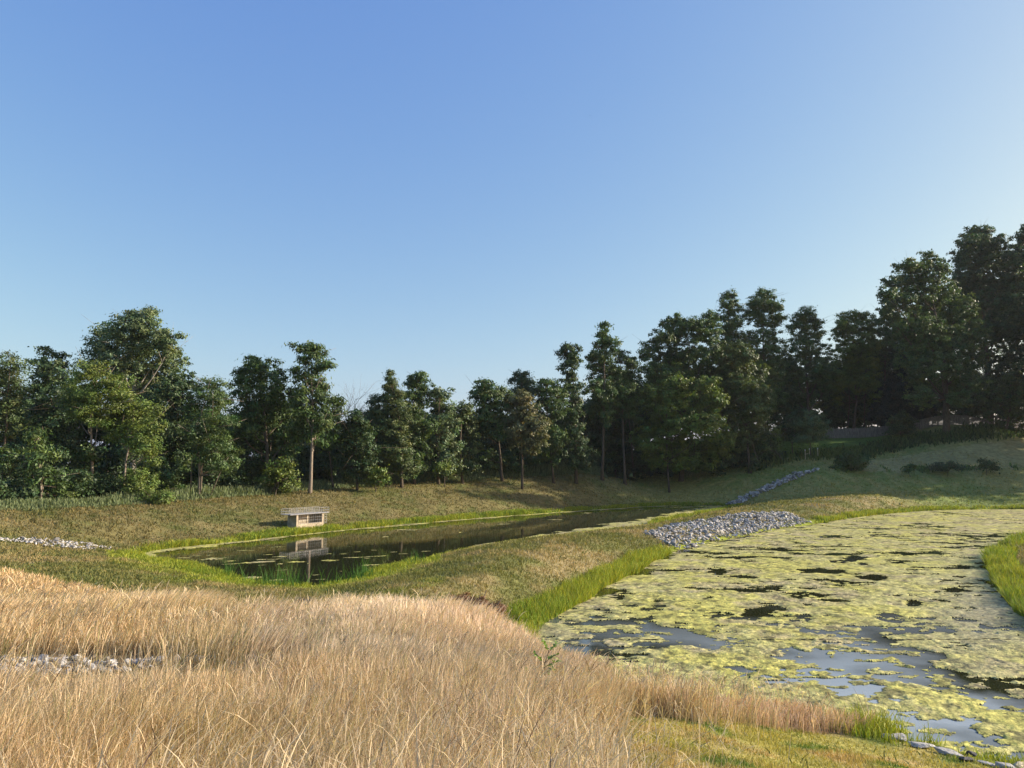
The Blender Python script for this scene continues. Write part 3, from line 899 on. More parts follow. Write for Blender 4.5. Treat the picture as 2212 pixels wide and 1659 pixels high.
# blue green weeds along the berm top, taller weeds on the hillside
cr = at_y(crest_px, crest_py, crest_Y)
n = 26000
u = rng.random(n)
cxs = np.interp(u, np.linspace(0, 1, len(cr)), cr[:, 0]); cys = np.interp(cxs, cr[:, 0], cr[:, 1])
off = rng.random(n) * 3.4 - 0.5
x = cxs - off * 0.4; y = cys + off
z = gz(x, y)
h = (0.34 + 0.42 * rng.random(n)) * np.interp(np.hypot(x, y), [55, 75, 105], [0.5, 1.2, 1.9]) * (0.45 + 1.1 * fbm(x * 0.35, y * 0.35, 120)) * (0.35 + 0.8 * sstep(-0.3, 1.5, off))
c = np.array([0.15, 0.185, 0.09]) * (0.6 + 0.8 * rng.random(n))[:, None]
blades_w = np.hypot(x, y) * 0.0011
o = blades('bank_weeds', np.stack([x, y, z], 1), h, blades_w, rng.normal(0, 0.16, (n, 2)), np.zeros(n), rng.normal(0, 0.9, n), c * 0.8, c * 1.15, M['turf'], L=3, prof=[0.8, 1.1, 0.3])
tag(o, 'grey green weeds standing in a ragged line along the bank top', 'weeds', kind='stuff')
n = 60000
x = rng.uniform(30, 100, n); y = rng.uniform(104, 136, n)
z = gz(x, y); px, py = to_px(x, y, z)
ok = in_poly(px + rng.normal(0, 10, n), py + rng.normal(0, 4, n), HILLWEED)
line = in_poly(px, py + rng.normal(0, 2, n), [(1790, 1018), (1950, 1022), (2130, 1015), (2220, 1012), (2220, 1006), (2130, 1006), (1950, 1012), (1790, 1010)]) & (fbm(x * 0.6, y * 0.1, 122) > 0.5)
ok |= line
x, y, z, px = x[ok], y[ok], z[ok], px[ok]; n = len(x)
c = np.array([0.06, 0.095, 0.028]) * (0.55 + 0.9 * rng.random(n))[:, None]
c = np.where(((px < 1860) & (rng.random(n) < 0.7))[:, None], np.array([0.11, 0.14, 0.035]), c)
h = (0.5 + 0.7 * rng.random(n)) * (0.35 + 1.2 * fbm(x * 0.3, y * 0.3, 121)); h = np.where(line[ok], h * 0.5, h); c = np.where(line[ok][:, None], c * 1.8, c)
o = blades('hillside_weeds', np.stack([x, y, z], 1), h, 0.14 + 0.1 * rng.random(n), rng.normal(0, 0.25, (n, 2)), np.zeros(n), rng.normal(0, 0.9, n), c * 0.85, c * 1.1, M['turf'], L=3, prof=[0.8, 1.1, 0.3])
tag(o, 'rank dark green weeds below the fence on the hillside', 'weeds', kind='stuff')

# ------------------------------------------------------------------ stones
import bmesh


def rock_mesh(seed, flat=0.7):
    r = np.random.default_rng(seed)
    bm = bmesh.new()
    pts = r.normal(size=(15, 3)); pts /= np.linalg.norm(pts, axis=1)[:, None]
    pts *= r.uniform(0.75, 1.0, (15, 1)) * np.array([1.0, r.uniform(0.6, 0.85), r.uniform(flat * 0.6, flat)])
    for q in pts: bm.verts.new(q)
    res = bmesh.ops.convex_hull(bm, input=bm.verts)
    for v in [v for v in bm.verts if not v.link_faces]: bm.verts.remove(v)
    bmesh.ops.triangulate(bm, faces=bm.faces[:])
    bmesh.ops.bevel(bm, geom=bm.edges[:], offset=0.035, segments=1, affect='EDGES')
    bmesh.ops.triangulate(bm, faces=bm.faces[:])
    bm.normal_update()
    me = bpy.data.meshes.new('stone')
    bm.to_mesh(me); bm.free()
    me.materials.append(M['rock'])
    return me


ROCKS = [rock_mesh(100 + i) for i in range(9)]
ROCK_NP = []
for me in ROCKS:
    v = np.zeros(len(me.vertices) * 3); me.vertices.foreach_get('co', v)
    f = np.array([list(p.vertices) for p in me.polygons])
    ROCK_NP.append((v.reshape(-1, 3), f))


def euler_mat(a, b_, c_):
    ca, sa, cb, sb, cg, sg = math.cos(a), math.sin(a), math.cos(b_), math.sin(b_), math.cos(c_), math.sin(c_)
    Rx = np.array([[1, 0, 0], [0, ca, -sa], [0, sa, ca]]); Ry = np.array([[cb, 0, sb], [0, 1, 0], [-sb, 0, cb]]); Rz = np.array([[cg, -sg, 0], [sg, cg, 0], [0, 0, 1]])
    return Rz @ Ry @ Rx


def ground_hit(px, py):
    """point of the terrain behind a traced outline point"""
    d = ray(px, py)
    t = np.linspace(3, 160, 1500)
    P = d[None] * t[:, None] + np.array([0, 0, H])
    below = P[:, 2] < gz(P[:, 0], P[:, 1])
    i = int(np.argmax(below)) if below.any() else 0
    return P[i]


SPILL = [(1388, 1152), (1440, 1136), (1520, 1124), (1600, 1109), (1700, 1107), (1755, 1130), (1690, 1141), (1600, 1158), (1530, 1172), (1465, 1188), (1430, 1170)]
HILLCH = [(1566, 1090), (1612, 1070), (1662, 1046), (1712, 1024), (1755, 1013), (1772, 1014), (1732, 1030), (1684, 1050), (1634, 1073), (1588, 1093)]
LEFTCH = [(-60, 1160), (0, 1163), (60, 1164), (130, 1168), (200, 1176), (240, 1184), (200, 1188), (110, 1182), (50, 1172), (-60, 1168)]
stones = []


def heap(poly, xr, yr, n, rmin, rmax, lift, zone, ymin=0, ymax=200):
    x = rng.uniform(*xr, n); y = rng.uniform(*yr, n); z = gz(x, y)
    px, py = to_px(x, y, np.maximum(z, 0) + lift * 0.5)
    ok = in_poly(px, py, poly) & (y > ymin) & (y < ymax) & (z > -0.35)
    for a, b_, c_ in zip(x[ok], y[ok], z[ok]):
        r = (rmin + (rmax - rmin) * rng.random() ** 1.7) * (1.5 if rng.random() < 0.05 else 1)
        stones.append((a, b_, max(c_, -0.1) + r * 0.35 + rng.random() * lift, r, zone))


heap(SPILL, (10, 34), (48, 88), 13000, 0.09, 0.25, 0.12, 0)
heap(HILLCH, (25, 55), (95, 122), 8000, 0.20, 0.42, 0.12, 1)
heap(LEFTCH, (-40, -20), (40, 56), 7000, 0.08, 0.17, 0.12, 2)
heap([(-200, 1424), (0, 1424), (200, 1424), (330, 1430), (330, 1446), (150, 1460), (-200, 1466)], (-14, -4), (9, 17), 2600, 0.06, 0.14, 0.07, 3)
for px, py, r in [(545, 1428, 0.19), (618, 1432, 0.15), (430, 1434, 0.17), (500, 1438, 0.13), (455, 1424, 0.14), (820, 1428, 0.18), (380, 1430, 0.15), (345, 1436, 0.14), (585, 1440, 0.12)]:
    q = at_z(np.array(float(px)), np.array(float(py + 14)), 2.3)
    stones.append((q[0], q[1], gz(q[0], q[1]) + r * 0.95, r, 4))
print('stones', len(stones))
ZLAB = {0: ('stones heaped in the riprap spill between the two ponds', 'grey broken stone in the riprap heap between the two ponds'),
        1: ('stones lining the hillside drain', 'grey stone lining the drainage channel down the shaded hillside'),
        2: ('stones of the channel at the left end of the narrow pond', 'pale grey stone in the drainage channel left of the narrow pond'),
        3: ('stones of the gravel strip in the dry grass', 'small grey stone of the gravel strip crossing the dry grass'),
        4: ('single stones in the dry grass', 'grey stone lying alone in the dry grass right of the gravel strip')}
stones.sort(key=lambda q: -q[3] / q[1])
heap_v, heap_f, heap_c, nv = [], [], [], 0
lim = {0: 130, 1: 45, 2: 45, 3: 60, 4: 20}
seen = {k: 0 for k in lim}
for i, (a, b_, c_, r, zn) in enumerate(stones):
    e = (rng.uniform(-0.5, 0.5), rng.uniform(-0.5, 0.5), rng.uniform(0, 6.28))
    k = int(rng.integers(9))
    if seen[zn] < lim[zn]:
        seen[zn] += 1
        o = bpy.data.objects.new('stone', ROCKS[k]); COL.objects.link(o)
        o.location = (a, b_, c_); o.rotation_euler = e; o.scale = (r, r, r)
        tag(o, ZLAB[zn][1], 'stone', ZLAB[zn][0])
    else:
        v, f = ROCK_NP[k]
        vv = (v * r) @ euler_mat(*e).T + np.array([a, b_, c_])
        heap_v.append(vv); heap_f.append(f + nv); nv += len(vv)
        col = np.array([0.31, 0.298, 0.28]) * rng.uniform(0.5, 1.6)
        if rng.random() < 0.06: col = np.array([0.5, 0.47, 0.40])
        heap_c.append(np.tile(col, (len(vv), 1)))
o = mesh_np('riprap', np.vstack(heap_v), np.vstack(heap_f), M['rock_attr'], np.vstack(heap_c))
tag(o, 'remaining small grey stones of the riprap heaps and channels', 'riprap', kind='stuff')

# rocks along the near right shore
SHORE_ROCKS = [((1935, 1588), 0.30, (1.3, .9, .6), 0.1, 'pale blocky rock at the lawn edge, leftmost of the near shore rocks'),
               ((1992, 1606), 0.29, (1.15, .8, .55), -0.15, 'pale flat rock slab lying along the lawn edge, left half of the slab pair'),
               ((2048, 1622), 0.27, (1.1, .8, .6), -0.7, 'pale flat rock slab lying along the lawn edge, right half of the slab pair'),
               ((2095, 1622), 0.20, (1.1, .9, .8), 0.6, 'dark wet rock sitting in the water behind the pale slab pair'),
               ((2085, 1640), 0.17, (1.3, .9, .7), 0.2, 'small dark grey rock at the right tip of the pale slab pair'),
               ((2180, 1655), 0.22, (1.4, .8, .6), -0.4, 'grey rock at the bottom right corner among shore grass'),
               ((2205, 1650), 0.24, (1.2, .9, .6), 0.3, 'yellowish rock at the right picture edge beside shore grass'),
               ((2200, 1632), 0.14, (1.2, .9, .7), 0.9, 'small pale rock standing behind the yellowish shore rock'),
               ((2135, 1648), 0.15, (1.5, .8, .5), -0.5, 'small pale rock between the slab pair and the corner rock')]
for i, ((px, py), r, sc, rz, lab) in enumerate(SHORE_ROCKS):
    q = at_z(np.array(float(px)), np.array(float(py)), 0.3)
    z0 = gz(q[0], q[1])
    q = at_z(np.array(float(px)), np.array(float(py)), float(max(z0, 0) + r * 0.25))
    me = ROCKS[i % 9].copy()
    col = (0.05, 0.05, 0.06) if 'dark' in lab else ((0.45, 0.40, 0.28) if 'yellowish' in lab else (0.34, 0.335, 0.315))
    key = 'shore_' + ('dark' if 'dark' in lab else 'tan' if 'yellowish' in lab else 'pale')
    if key not in M: M[key] = rock_mat(key, col, 0.6, 1.3, (0.85, 1.15))
    me.materials.clear(); me.materials.append(M[key])
    o = bpy.data.objects.new('rock', me); COL.objects.link(o)
    o.location = (q[0], q[1], max(float(gz(q[0], q[1])), -0.05) + r * sc[2] * 0.3)
    o.rotation_euler = (0.05, 0.1, rz); o.scale = (r * sc[0], r * sc[1], r * sc[2])
    tag(o, lab, 'rock', 'rocks on the near right shore')

# ------------------------------------------------------------------ concrete outlet with railing
fl = at_z(np.array(640.0), np.array(1148.0), 0.15)
u_ = np.array([0.56, 0.83]); u_ /= np.linalg.norm(u_)
out = empty('outlet_structure', (0, 0, 0))
base_xy = at_y(np.array(640.0), np.array(1138.0), 64.5)
zb = gz(base_xy[0], base_xy[1]) - 0.05
zb = float(at_y(np.array(640.0), np.array(1137.0), base_xy[1])[2]) - 0.06
out.location = (base_xy[0], base_xy[1], zb)
out.rotation_euler = (0, 0, math.atan2(u_[1], u_[0]))
tag(out, 'concrete pond outlet box with steel grating and railing on the far bank', 'outlet')
# local axes: x along the front, -y towards the pond, z up ; front at y=0, back at y=1.15
LX, DY, HT = 3.05, 1.15, 1.02
def part(name, mat, fn, parent=out):
    gg = Geo(); fn(gg); return gg.build(name, mat, parent)
part('end_wall', M['concrete'], lambda q: q.box((0.09, DY / 2, HT / 2 - .25), (0.18, DY, HT + .5)))
part('back_wall', M['concrete'], lambda q: q.box((LX / 2, DY - 0.09, HT / 2 - .25), (LX - 0.36, 0.18, HT + .5)))
part('end_wall', M['concrete'], lambda q: q.box((LX - 0.09, DY / 2, HT / 2 - .25), (0.18, DY, HT + .5)))
part('front_sill', M['concrete'], lambda q: q.box((LX / 2, 0.12, 0.0), (LX - 0.365, 0.2, 0.45)))
part('divider_post', M['concrete'], lambda q: q.box((LX * 0.47, 0.28, HT / 2 - 0.01), (0.13, 0.10, HT - 0.02)))
def deck(q):
    q.box((LX / 2 - 0.12, DY / 2 - 0.05, HT + 0.035), (4.35, DY + 0.15, 0.028))
deck_o = part('deck', M['galv'], deck)
def rails(q):
    x0, x1, y0, y1 = -0.78 + 0.06, LX + 0.42 + 0.06, -0.10, DY
    z0, z1 = HT + 0.07, HT + 0.07 + 0.44
    for zz in (z1, z0 + 0.22, z0 + 0.03):
        q.bar((x0, y0, zz), (x1, y0, zz), 0.022); q.bar((x0, y1, zz), (x1, y1, zz), 0.022)
        q.bar((x0, y0, zz), (x0, y1, zz), 0.022); q.bar((x1, y0, zz), (x1, y1, zz), 0.022)
    for yy in (y0, y1):
        for xx in np.linspace(x0, x1, 6):
            q.bar((xx, yy, z0), (xx, yy, z1 + 0.01), 0.032)
        for xx in np.linspace(x0, x1, 21):
            q.bar((xx, yy, z0), (xx, yy, z1), 0.008)
    for xx in (x0, x1):
        for yy in np.linspace(y0, y1, 6):
            q.bar((xx, yy, z0), (xx, yy, z1), 0.008)
part('railing', M['galv'], rails)
def grate(q):
    for xx in np.linspace(0.22, LX - 0.22, 12):
        q.bar((xx, 0.03, 0.22), (xx, 0.03, HT), 0.014)
    for zz in np.linspace(0.25, HT - 0.03, 4):
        q.bar((0.19, 0.03, zz), (LX - 0.19, 0.03, zz), 0.016)
part('grating', M['galv'], grate)
def ladder(q):
    for xx in (LX + 0.12, LX + 0.36):
        q.bar((xx, 0.03, 0.1), (xx, 0.03, HT + 0.02), 0.03)
    for zz in np.linspace(0.2, HT - 0.1, 4):
        q.bar((LX + 0.12, 0.03, zz), (LX + 0.36, 0.03, zz), 0.022)
part('ladder', M['galv'], ladder)

# ------------------------------------------------------------------ trees
PAL = {'mid': (0.068, 0.112, 0.030), 'dark': (0.050, 0.086, 0.030), 'yel': (0.105, 0.150, 0.028), 'olive': (0.084, 0.116, 0.036), 'tan': (0.125, 0.128, 0.055),
       'blue': (0.058, 0.095, 0.048), 'pale': (0.110, 0.155, 0.066), 'black': (0.014, 0.028, 0.020), 'rust': (0.16, 0.085, 0.045), 'grey': (0.13, 0.11, 0.085)}
KIND = {'broad': (0.30, 0.19, 46, 0.52, 0.35), 'locust': (0.30, 0.11, 62, 0.50, 0.20), 'walnut': (0.44, 0.15, 40, 0.52, 0.10), 'conifer': (0.34, 0.10, 66, 0.45, 0.0), 'dock': (0.09, 0.05, 120, 0.13, 0.0)}


def leaf_cloud(lobes, Y, kind, pal, seed, dens=1.0, depth=None, fill=1.0):
    """lobes in traced outline units at distance Y -> leaf faces spread through real volumes"""
    r = np.random.default_rng(seed)
    ll, lw, npl, pr, outb = KIND[kind]
    m = Y / FPX
    CC, NN, CL = [], [], []
    centers = []
    halfw = (max(l[0] + l[2] for l in lobes) - min(l[0] - l[2] for l in lobes)) / 2 * m
    dsig = depth if depth is not None else 0.38 * halfw
    for li, lb in enumerate(lobes):
        cx_, cy_, rx, ry = lb[:4]
        dy = float(np.clip(r.normal(0, dsig), -1.3 * dsig, 1.3 * dsig)) if len(lobes) > 1 else 0
        Yc = Y + dy
        c = at_y(np.array(float(cx_)), np.array(float(cy_)), Yc)
        mm = Yc / FPX
        R3 = np.array([rx * mm * 1.12, 0.5 * (rx + ry) * mm, ry * mm * 1.15]) * 1.14
        centers.append((c, R3))
        npuff = max(5, int(2.1 * dens * (R3[0] * R3[2] + R3[0] * R3[1]) ** 0.92 / pr ** 1.6 * 0.75 + 3))
        d = r.normal(size=(npuff, 3)); d /= np.linalg.norm(d, axis=1)[:, None]
        rad = r.random(npuff) ** 0.40 * np.where(r.random(npuff) < 0.14, r.uniform(1.0, 1.35, npuff), 1.0)
        sh = np.maximum(R3 - pr * 0.40, R3 * 0.35)
        pc = c + d * rad[:, None] * sh
        psz = pr * r.uniform(0.55, 1.15, npuff)
        cnt = int(npl * fill)
        g3 = r.normal(size=(npuff, cnt, 3)) * np.array([0.62, 0.62, 0.38]) * psz[:, None, None]
        lp = pc[:, None, :] + g3
        outv = g3 / (np.linalg.norm(g3, axis=2)[..., None] + 1e-6) * 0.5 + (d * np.array([1, 1, 0.6]))[:, None, :] * 0.7 + np.array([0, 0, 0.55]) + r.normal(size=g3.shape) * 0.6
        col = np.array(PAL[pal])[None, None, :] * r.uniform(0.72, 1.3, (npuff, 1, 1)) * r.uniform(0.75, 1.3, (npuff, cnt, 1))
        hue = r.normal(0, 0.10, (npuff, 1, 1))
        col = col * np.concatenate([1 + hue, 1 + 0 * hue, 1 - hue], 2)
        CC.append(lp.reshape(-1, 3)); NN.append(outv.reshape(-1, 3)); CL.append(np.broadcast_to(col, lp.shape).reshape(-1, 3))
    P = np.vstack(CC); N = np.vstack(NN); C = np.vstack(CL)
    N /= np.linalg.norm(N, axis=1)[:, None] + 1e-9
    n = len(P)
    a = r.normal(size=(n, 3))
    if kind == 'walnut': a[:, 2] -= 0.9
    if kind == 'conifer': a[:, 2] = np.abs(a[:, 2]) * 0.6
    a -= N * (a * N).sum(1)[:, None]; a /= np.linalg.norm(a, axis=1)[:, None] + 1e-9
    b2 = np.cross(N, a)
    sz = r.uniform(0.65, 1.25, n)[:, None] * (Y / 85.0) ** 0.5
    V = np.stack([P - a * ll / 2 * sz, P + b2 * lw / 2 * sz + a * 0.04 * sz, P + a * ll / 2 * sz, P - b2 * lw / 2 * sz + a * 0.04 * sz], 1).reshape(-1, 3)
    F = np.arange(n * 4).reshape(n, 4)
    return V, F, np.repeat(C, 4, 0), centers


def wig(a, b_, n, amp, r):
    t = np.linspace(0, 1, n)[:, None]
    p_ = a + (b_ - a) * t
    o_ = r.normal(size=(n, 3)) * amp; o_[0] = 0; o_[-1] = 0
    return p_ + o_


TREES = []


def tree(name, label, Y, bx, by, lobes, kind='broad', pal='mid', bark='bark', tr=0.16, trunk=None, top=None, dens=1.0, limbs=True, cat='tree', group=None, extra=(), seed=None, fill=1.0, depth=None):
    sd_ = seed if seed is not None else 1000 + len(TREES) * 13
    r = np.random.default_rng(sd_)
    base = at_y(np.array(float(bx)), np.array(float(by)), Y)
    base[2] = gz(base[0], base[1])
    V, F, C, cen = leaf_cloud(lobes, Y, kind, pal, sd_, dens, depth, fill)
    root = empty(name, tuple(base))
    tag(root, label, cat, group)
    mesh_np('crown', V - base, F, M['leaf'], C, parent=root)
    topc = min(cen, key=lambda q: -q[0][2])[0]
    if top is not None: topc = at_y(np.array(float(top[0])), np.array(float(top[1])), Y)
    gg = Geo()
    if trunk:
        pts = [base - np.array([0, 0, 0.3])] + [at_y(np.array(float(a)), np.array(float(b_)), Y) for a, b_ in trunk] + [topc]
        pp = []
        for a, b_ in zip(pts[:-1], pts[1:]):
            pp += list(wig(a, b_, 4, 0.04, r)[:-1])
        pp.append(pts[-1]); pp = np.array(pp)
    else:
        mid = (base + topc) / 2 + np.array([r.normal(0, 0.25), r.normal(0, 0.25), 0])
        pp = np.vstack([wig(base - np.array([0, 0, 0.3]), mid, 5, 0.06, r)[:-1], wig(mid, topc, 5, 0.08, r)])
    hgt = pp[:, 2] - pp[0, 2]
    rad = tr * (1 - 0.9 * hgt / max(hgt.max(), 0.1)) + 0.02
    rad[0] *= 1.35
    gg.tube(pp - base, rad)
    if limbs:
        for c, R3 in cen:
            t_z = c[2] - 0.9 * np.hypot(c[0] - pp[:, 0].mean(), c[1] - pp[:, 1].mean()) - 0.6
            j = int(np.argmin(np.abs(pp[:, 2] - max(t_z, base[2] + 0.25 * (topc[2] - base[2])))))
            if np.linalg.norm(c - pp[j]) < 0.4: continue
            q = wig(pp[j], c, 5, 0.10, r)
            q[1:4, 2] -= 0.12 * np.linalg.norm(c - pp[j]) * np.array([0.5, 0.7, 0.4])
            gg.tube(q - base, np.linspace(max(rad[j] * 0.6, 0.03), 0.015, 5), 5)
            for _ in range(3):
                dv = r.normal(size=3) * R3 * 0.8
                gg.tube(np.array([q[3], (q[3] + c + dv) / 2 + r.normal(size=3) * 0.1, c + dv]) - base, [0.03, 0.02, 0.008], 4)
    for ex in extra:
        pts = np.array([at_y(np.array(float(a)), np.array(float(b_)), Y + (e[0] if (e := ex[3:]) else 0)) if False else at_y(np.array(float(a)), np.array(float(b_)), Y) for a, b_ in ex[1]])
        gg.tube(pts - base, np.linspace(ex[0], ex[0] * 0.4, len(pts)), 6)
    gg.build('trunk', M[bark], root, smooth=True)
    TREES.append(root)
    return root


GL = 'trees along the far bank'
GR = 'trees on the hillside'
tree('locust_tree', 'olive feathery tree cut off by the left picture edge', 64, 8, 1085,
     [(22, 790, 30, 26), (12, 820, 42, 34), (0, 862, 50, 40), (30, 850, 26, 30), (5, 905, 48, 36), (-40, 840, 40, 60), (-30, 930, 40, 40), (10, 1010, 40, 26)], 'locust', 'olive', tr=0.15, group=GL)
tree('shade_tree', 'dark rounded tree with paler top, left of the tallest left tree', 78, 110, 1075,
     [(112, 772, 30, 24), (98, 800, 40, 30), (128, 812, 38, 30), (85, 845, 30, 30), (120, 850, 50, 38), (78, 890, 30, 30), (110, 905, 52, 40), (150, 870, 34, 40), (70, 950, 40, 36), (120, 965, 40, 40)], 'broad', 'dark', tr=0.22, group=GL)
tree('sycamore_tree', 'tallest tree of the left group with broad pale green crown', 84, 287, 1068,
     [(300, 683, 34, 22), (322, 672, 16, 12), (270, 706, 44, 28), (240, 728, 38, 26), (318, 722, 46, 34), (368, 738, 30, 26), (345, 760, 40, 34), (215, 755, 32, 32), (252, 770, 56, 40), (300, 775, 60, 42),
      (380, 775, 22, 30), (200, 792, 30, 22), (330, 815, 56, 38), (278, 822, 50, 36), (376, 828, 30, 26), (310, 858, 48, 30), (360, 862, 36, 26), (240, 830, 40, 36), (300, 920, 50, 40), (350, 930, 40, 40)], 'broad', 'pale', 'bark_white', tr=0.36, trunk=[(290, 930), (287, 845)], group=GL, dens=1.1)
tree('locust_tree', 'yellow green feathery tree on a slender pale trunk before the tallest left tree', 66, 198, 1096,
     [(196, 800, 34, 22), (225, 822, 44, 30), (170, 840, 36, 30), (208, 855, 54, 34), (165, 878, 34, 28), (232, 868, 40, 28), (196, 896, 44, 24), (255, 845, 28, 22)], 'locust', 'yel', 'bark_pale', tr=0.15,
     trunk=[(199, 1010), (195, 905)], top=(210, 820), extra=[(0.07, [(199, 1000), (206, 960), (212, 900)])], group=GL)
tree('locust_tree', 'yellow green feathery tree leaning over a curved pale trunk', 67, 262, 1090,
     [(278, 872, 40, 26), (306, 898, 42, 32), (268, 905, 46, 30), (322, 930, 30, 30), (290, 940, 44, 28), (250, 930, 26, 24), (318, 968, 30, 22), (330, 985, 20, 20)], 'locust', 'yel', 'bark_pale', tr=0.12,
     trunk=[(268, 1040), (275, 980), (284, 930)], top=(290, 880), group=GL)
tree('shade_tree', 'dense dark tree right of the tallest left tree', 77, 370, 1072,
     [(392, 828, 34, 26), (362, 850, 40, 30), (400, 868, 32, 34), (352, 900, 44, 40), (392, 925, 40, 40), (350, 960, 42, 40), (395, 985, 36, 36), (365, 1010, 40, 24)], 'broad', 'dark', tr=0.2, group=GL)
tree('locust_tree', 'locust tree with a flat round top above a pale split trunk', 71, 431, 1078,
     [(455, 832, 30, 16), (448, 852, 36, 20), (472, 862, 30, 24), (440, 890, 36, 28), (470, 905, 34, 28), (430, 930, 32, 28), (462, 945, 36, 28), (492, 985, 34, 20), (445, 980, 34, 20), (480, 1008, 30, 12)], 'locust', 'mid', 'bark_pale', tr=0.14,
     trunk=[(430, 1000), (423, 920)], top=(450, 850), extra=[(0.08, [(433, 1070), (437, 1010), (440, 960)]), (0.05, [(412, 1078), (413, 1010), (420, 950)]), (0.05, [(455, 1070), (480, 1010), (495, 985)])], group=GL)
tree('sapling', 'slim young tree with thin pale stem near the left picture edge', 60, 90, 1096,
     [(82, 942, 20, 16), (76, 965, 26, 18), (90, 985, 30, 18), (72, 1010, 26, 16), (92, 1022, 30, 14), (84, 1040, 24, 10), (118, 1066, 18, 6)], 'walnut', 'mid', 'bark_pale', tr=0.09, trunk=[(88, 1040), (82, 990)], dens=0.8, group=GL)
tree('walnut_tree', 'broad walnut tree with forked trunk in the middle of the left group', 80, 579, 1064,
     [(546, 782, 22, 16), (528, 800, 24, 20), (582, 796, 26, 20), (556, 815, 40, 26), (606, 822, 20, 22), (520, 838, 26, 24), (560, 850, 44, 30), (604, 858, 30, 26), (528, 880, 34, 28), (575, 890, 46, 30), (618, 895, 24, 28), (540, 920, 40, 28), (592, 930, 44, 28), (510, 930, 22, 26), (632, 940, 26, 28), (560, 955, 40, 20), (615, 985, 30, 16)], 'walnut', 'mid', tr=0.24,
     trunk=[(577, 985), (574, 920)], top=(565, 820), extra=[(0.12, [(579, 1010), (592, 985), (610, 965), (625, 940)]), (0.08, [(574, 950), (560, 915), (545, 880)])], group=GL)
tree('walnut_tree', 'tall narrow tree with flat topped crown rising above a bare pale trunk', 79, 669, 1062,
     [(662, 752, 30, 14), (690, 760, 20, 14), (672, 778, 26, 16), (706, 786, 14, 10), (690, 796, 18, 12), (652, 806, 22, 14), (672, 822, 30, 18), (694, 838, 18, 14), (654, 846, 30, 20), (682, 862, 34, 22), (650, 880, 26, 20), (676, 895, 36, 22), (694, 915, 26, 20), (655, 925, 28, 18), (640, 860, 16, 20), (690, 945, 30, 16)], 'walnut', 'mid', 'bark_pale', tr=0.19,
     trunk=[(673, 980), (675, 900), (672, 820)], top=(672, 765), group=GL)
tree('slender_tree', 'thin open tree just right of the tall flat topped tree', 84, 722, 1056,
     [(732, 868, 14, 12), (714, 868, 14, 10), (722, 888, 24, 16), (708, 905, 22, 16), (732, 915, 18, 16), (720, 950, 24, 20)], 'walnut', 'mid', tr=0.1, trunk=[(712, 985), (708, 930)], dens=0.8, group=GL)
tree('slender_tree', 'short dark tree beneath the bare dead branches', 84, 772, 1056,
     [(772, 898, 16, 12), (764, 915, 26, 18), (784, 930, 26, 22), (752, 940, 24, 24), (776, 965, 34, 28), (750, 985, 28, 24), (795, 990, 26, 24), (770, 1015, 36, 20)], 'broad', 'dark', tr=0.12, group=GL)
tree('cedar_tree', 'pointed cedar with ragged spire top', 88, 868, 1046,
     [(843, 806, 5, 10), (844, 822, 12, 9), (840, 836, 18, 10), (852, 850, 24, 14), (832, 862, 24, 14), (856, 878, 32, 18), (832, 893, 32, 18), (858, 910, 34, 20), (838, 930, 36, 22), (862, 950, 30, 20), (850, 975, 38, 22), (870, 1005, 34, 22)], 'conifer', 'olive', tr=0.17, trunk=[(868, 985), (862, 900)], top=(843, 800), group=GL, dens=1.2)
tree('cedar_tree', 'small dark cedar tip left of the pointed cedar', 92, 806, 1050,
     [(803, 868, 5, 10), (804, 884, 12, 10), (808, 900, 22, 14), (800, 918, 20, 14), (812, 938, 28, 20), (805, 965, 30, 24), (815, 1000, 30, 26)], 'conifer', 'dark', tr=0.12, group=GL)
tree('walnut_tree', 'tree with bunched flat top right of the pointed cedar', 91, 896, 1044,
     [(905, 814, 22, 10), (892, 826, 22, 14), (912, 838, 20, 16), (888, 855, 22, 20), (908, 866, 22, 20), (892, 895, 28, 24), (915, 915, 26, 22), (888, 940, 30, 24), (910, 970, 30, 26), (895, 1005, 30, 22)], 'walnut', 'mid', tr=0.16, trunk=[(884, 950), (890, 890)], group=GL)
tree('shade_tree', 'round topped green tree in the dip of the tree line', 93, 948, 1040,
     [(952, 852, 26, 12), (942, 868, 28, 16), (962, 880, 24, 18), (940, 900, 34, 22), (966, 915, 28, 22), (940, 935, 30, 24), (962, 960, 34, 26), (938, 990, 34, 24), (965, 1005, 30, 20)], 'broad', 'pale', tr=0.17, group=GL)
tree('shade_tree', 'olive green tree with the lowest top along the tree line', 96, 1000, 1036,
     [(1000, 882, 20, 12), (988, 900, 26, 18), (1008, 912, 22, 20), (990, 940, 32, 26), (1012, 965, 26, 24), (988, 990, 32, 24), (1005, 1015, 30, 14)], 'broad', 'olive', tr=0.16, group=GL)
tree('walnut_tree', 'rounded dark tree with a bare leaning trunk and open lower crown', 100, 1086, 1022,
     [(1046, 828, 18, 12), (1036, 845, 18, 14), (1058, 848, 24, 16), (1078, 842, 16, 14), (1044, 868, 30, 20), (1076, 872, 30, 24), (1098, 862, 14, 22), (1050, 898, 32, 20), (1085, 905, 28, 22), (1040, 925, 26, 18), (1068, 935, 26, 16), (1060, 990, 30, 20)], 'walnut', 'mid', tr=0.19, trunk=[(1080, 980), (1072, 920)], top=(1058, 850), group=GL)
tree('feathery_tree', 'wispy grey green tree top behind the tan tree', 106, 1130, 1024,
     [(1128, 808, 18, 8), (1118, 822, 20, 12), (1140, 828, 20, 12), (1128, 845, 28, 14), (1148, 855, 22, 18), (1120, 865, 22, 18)], 'locust', 'blue', tr=0.14, group=GL)
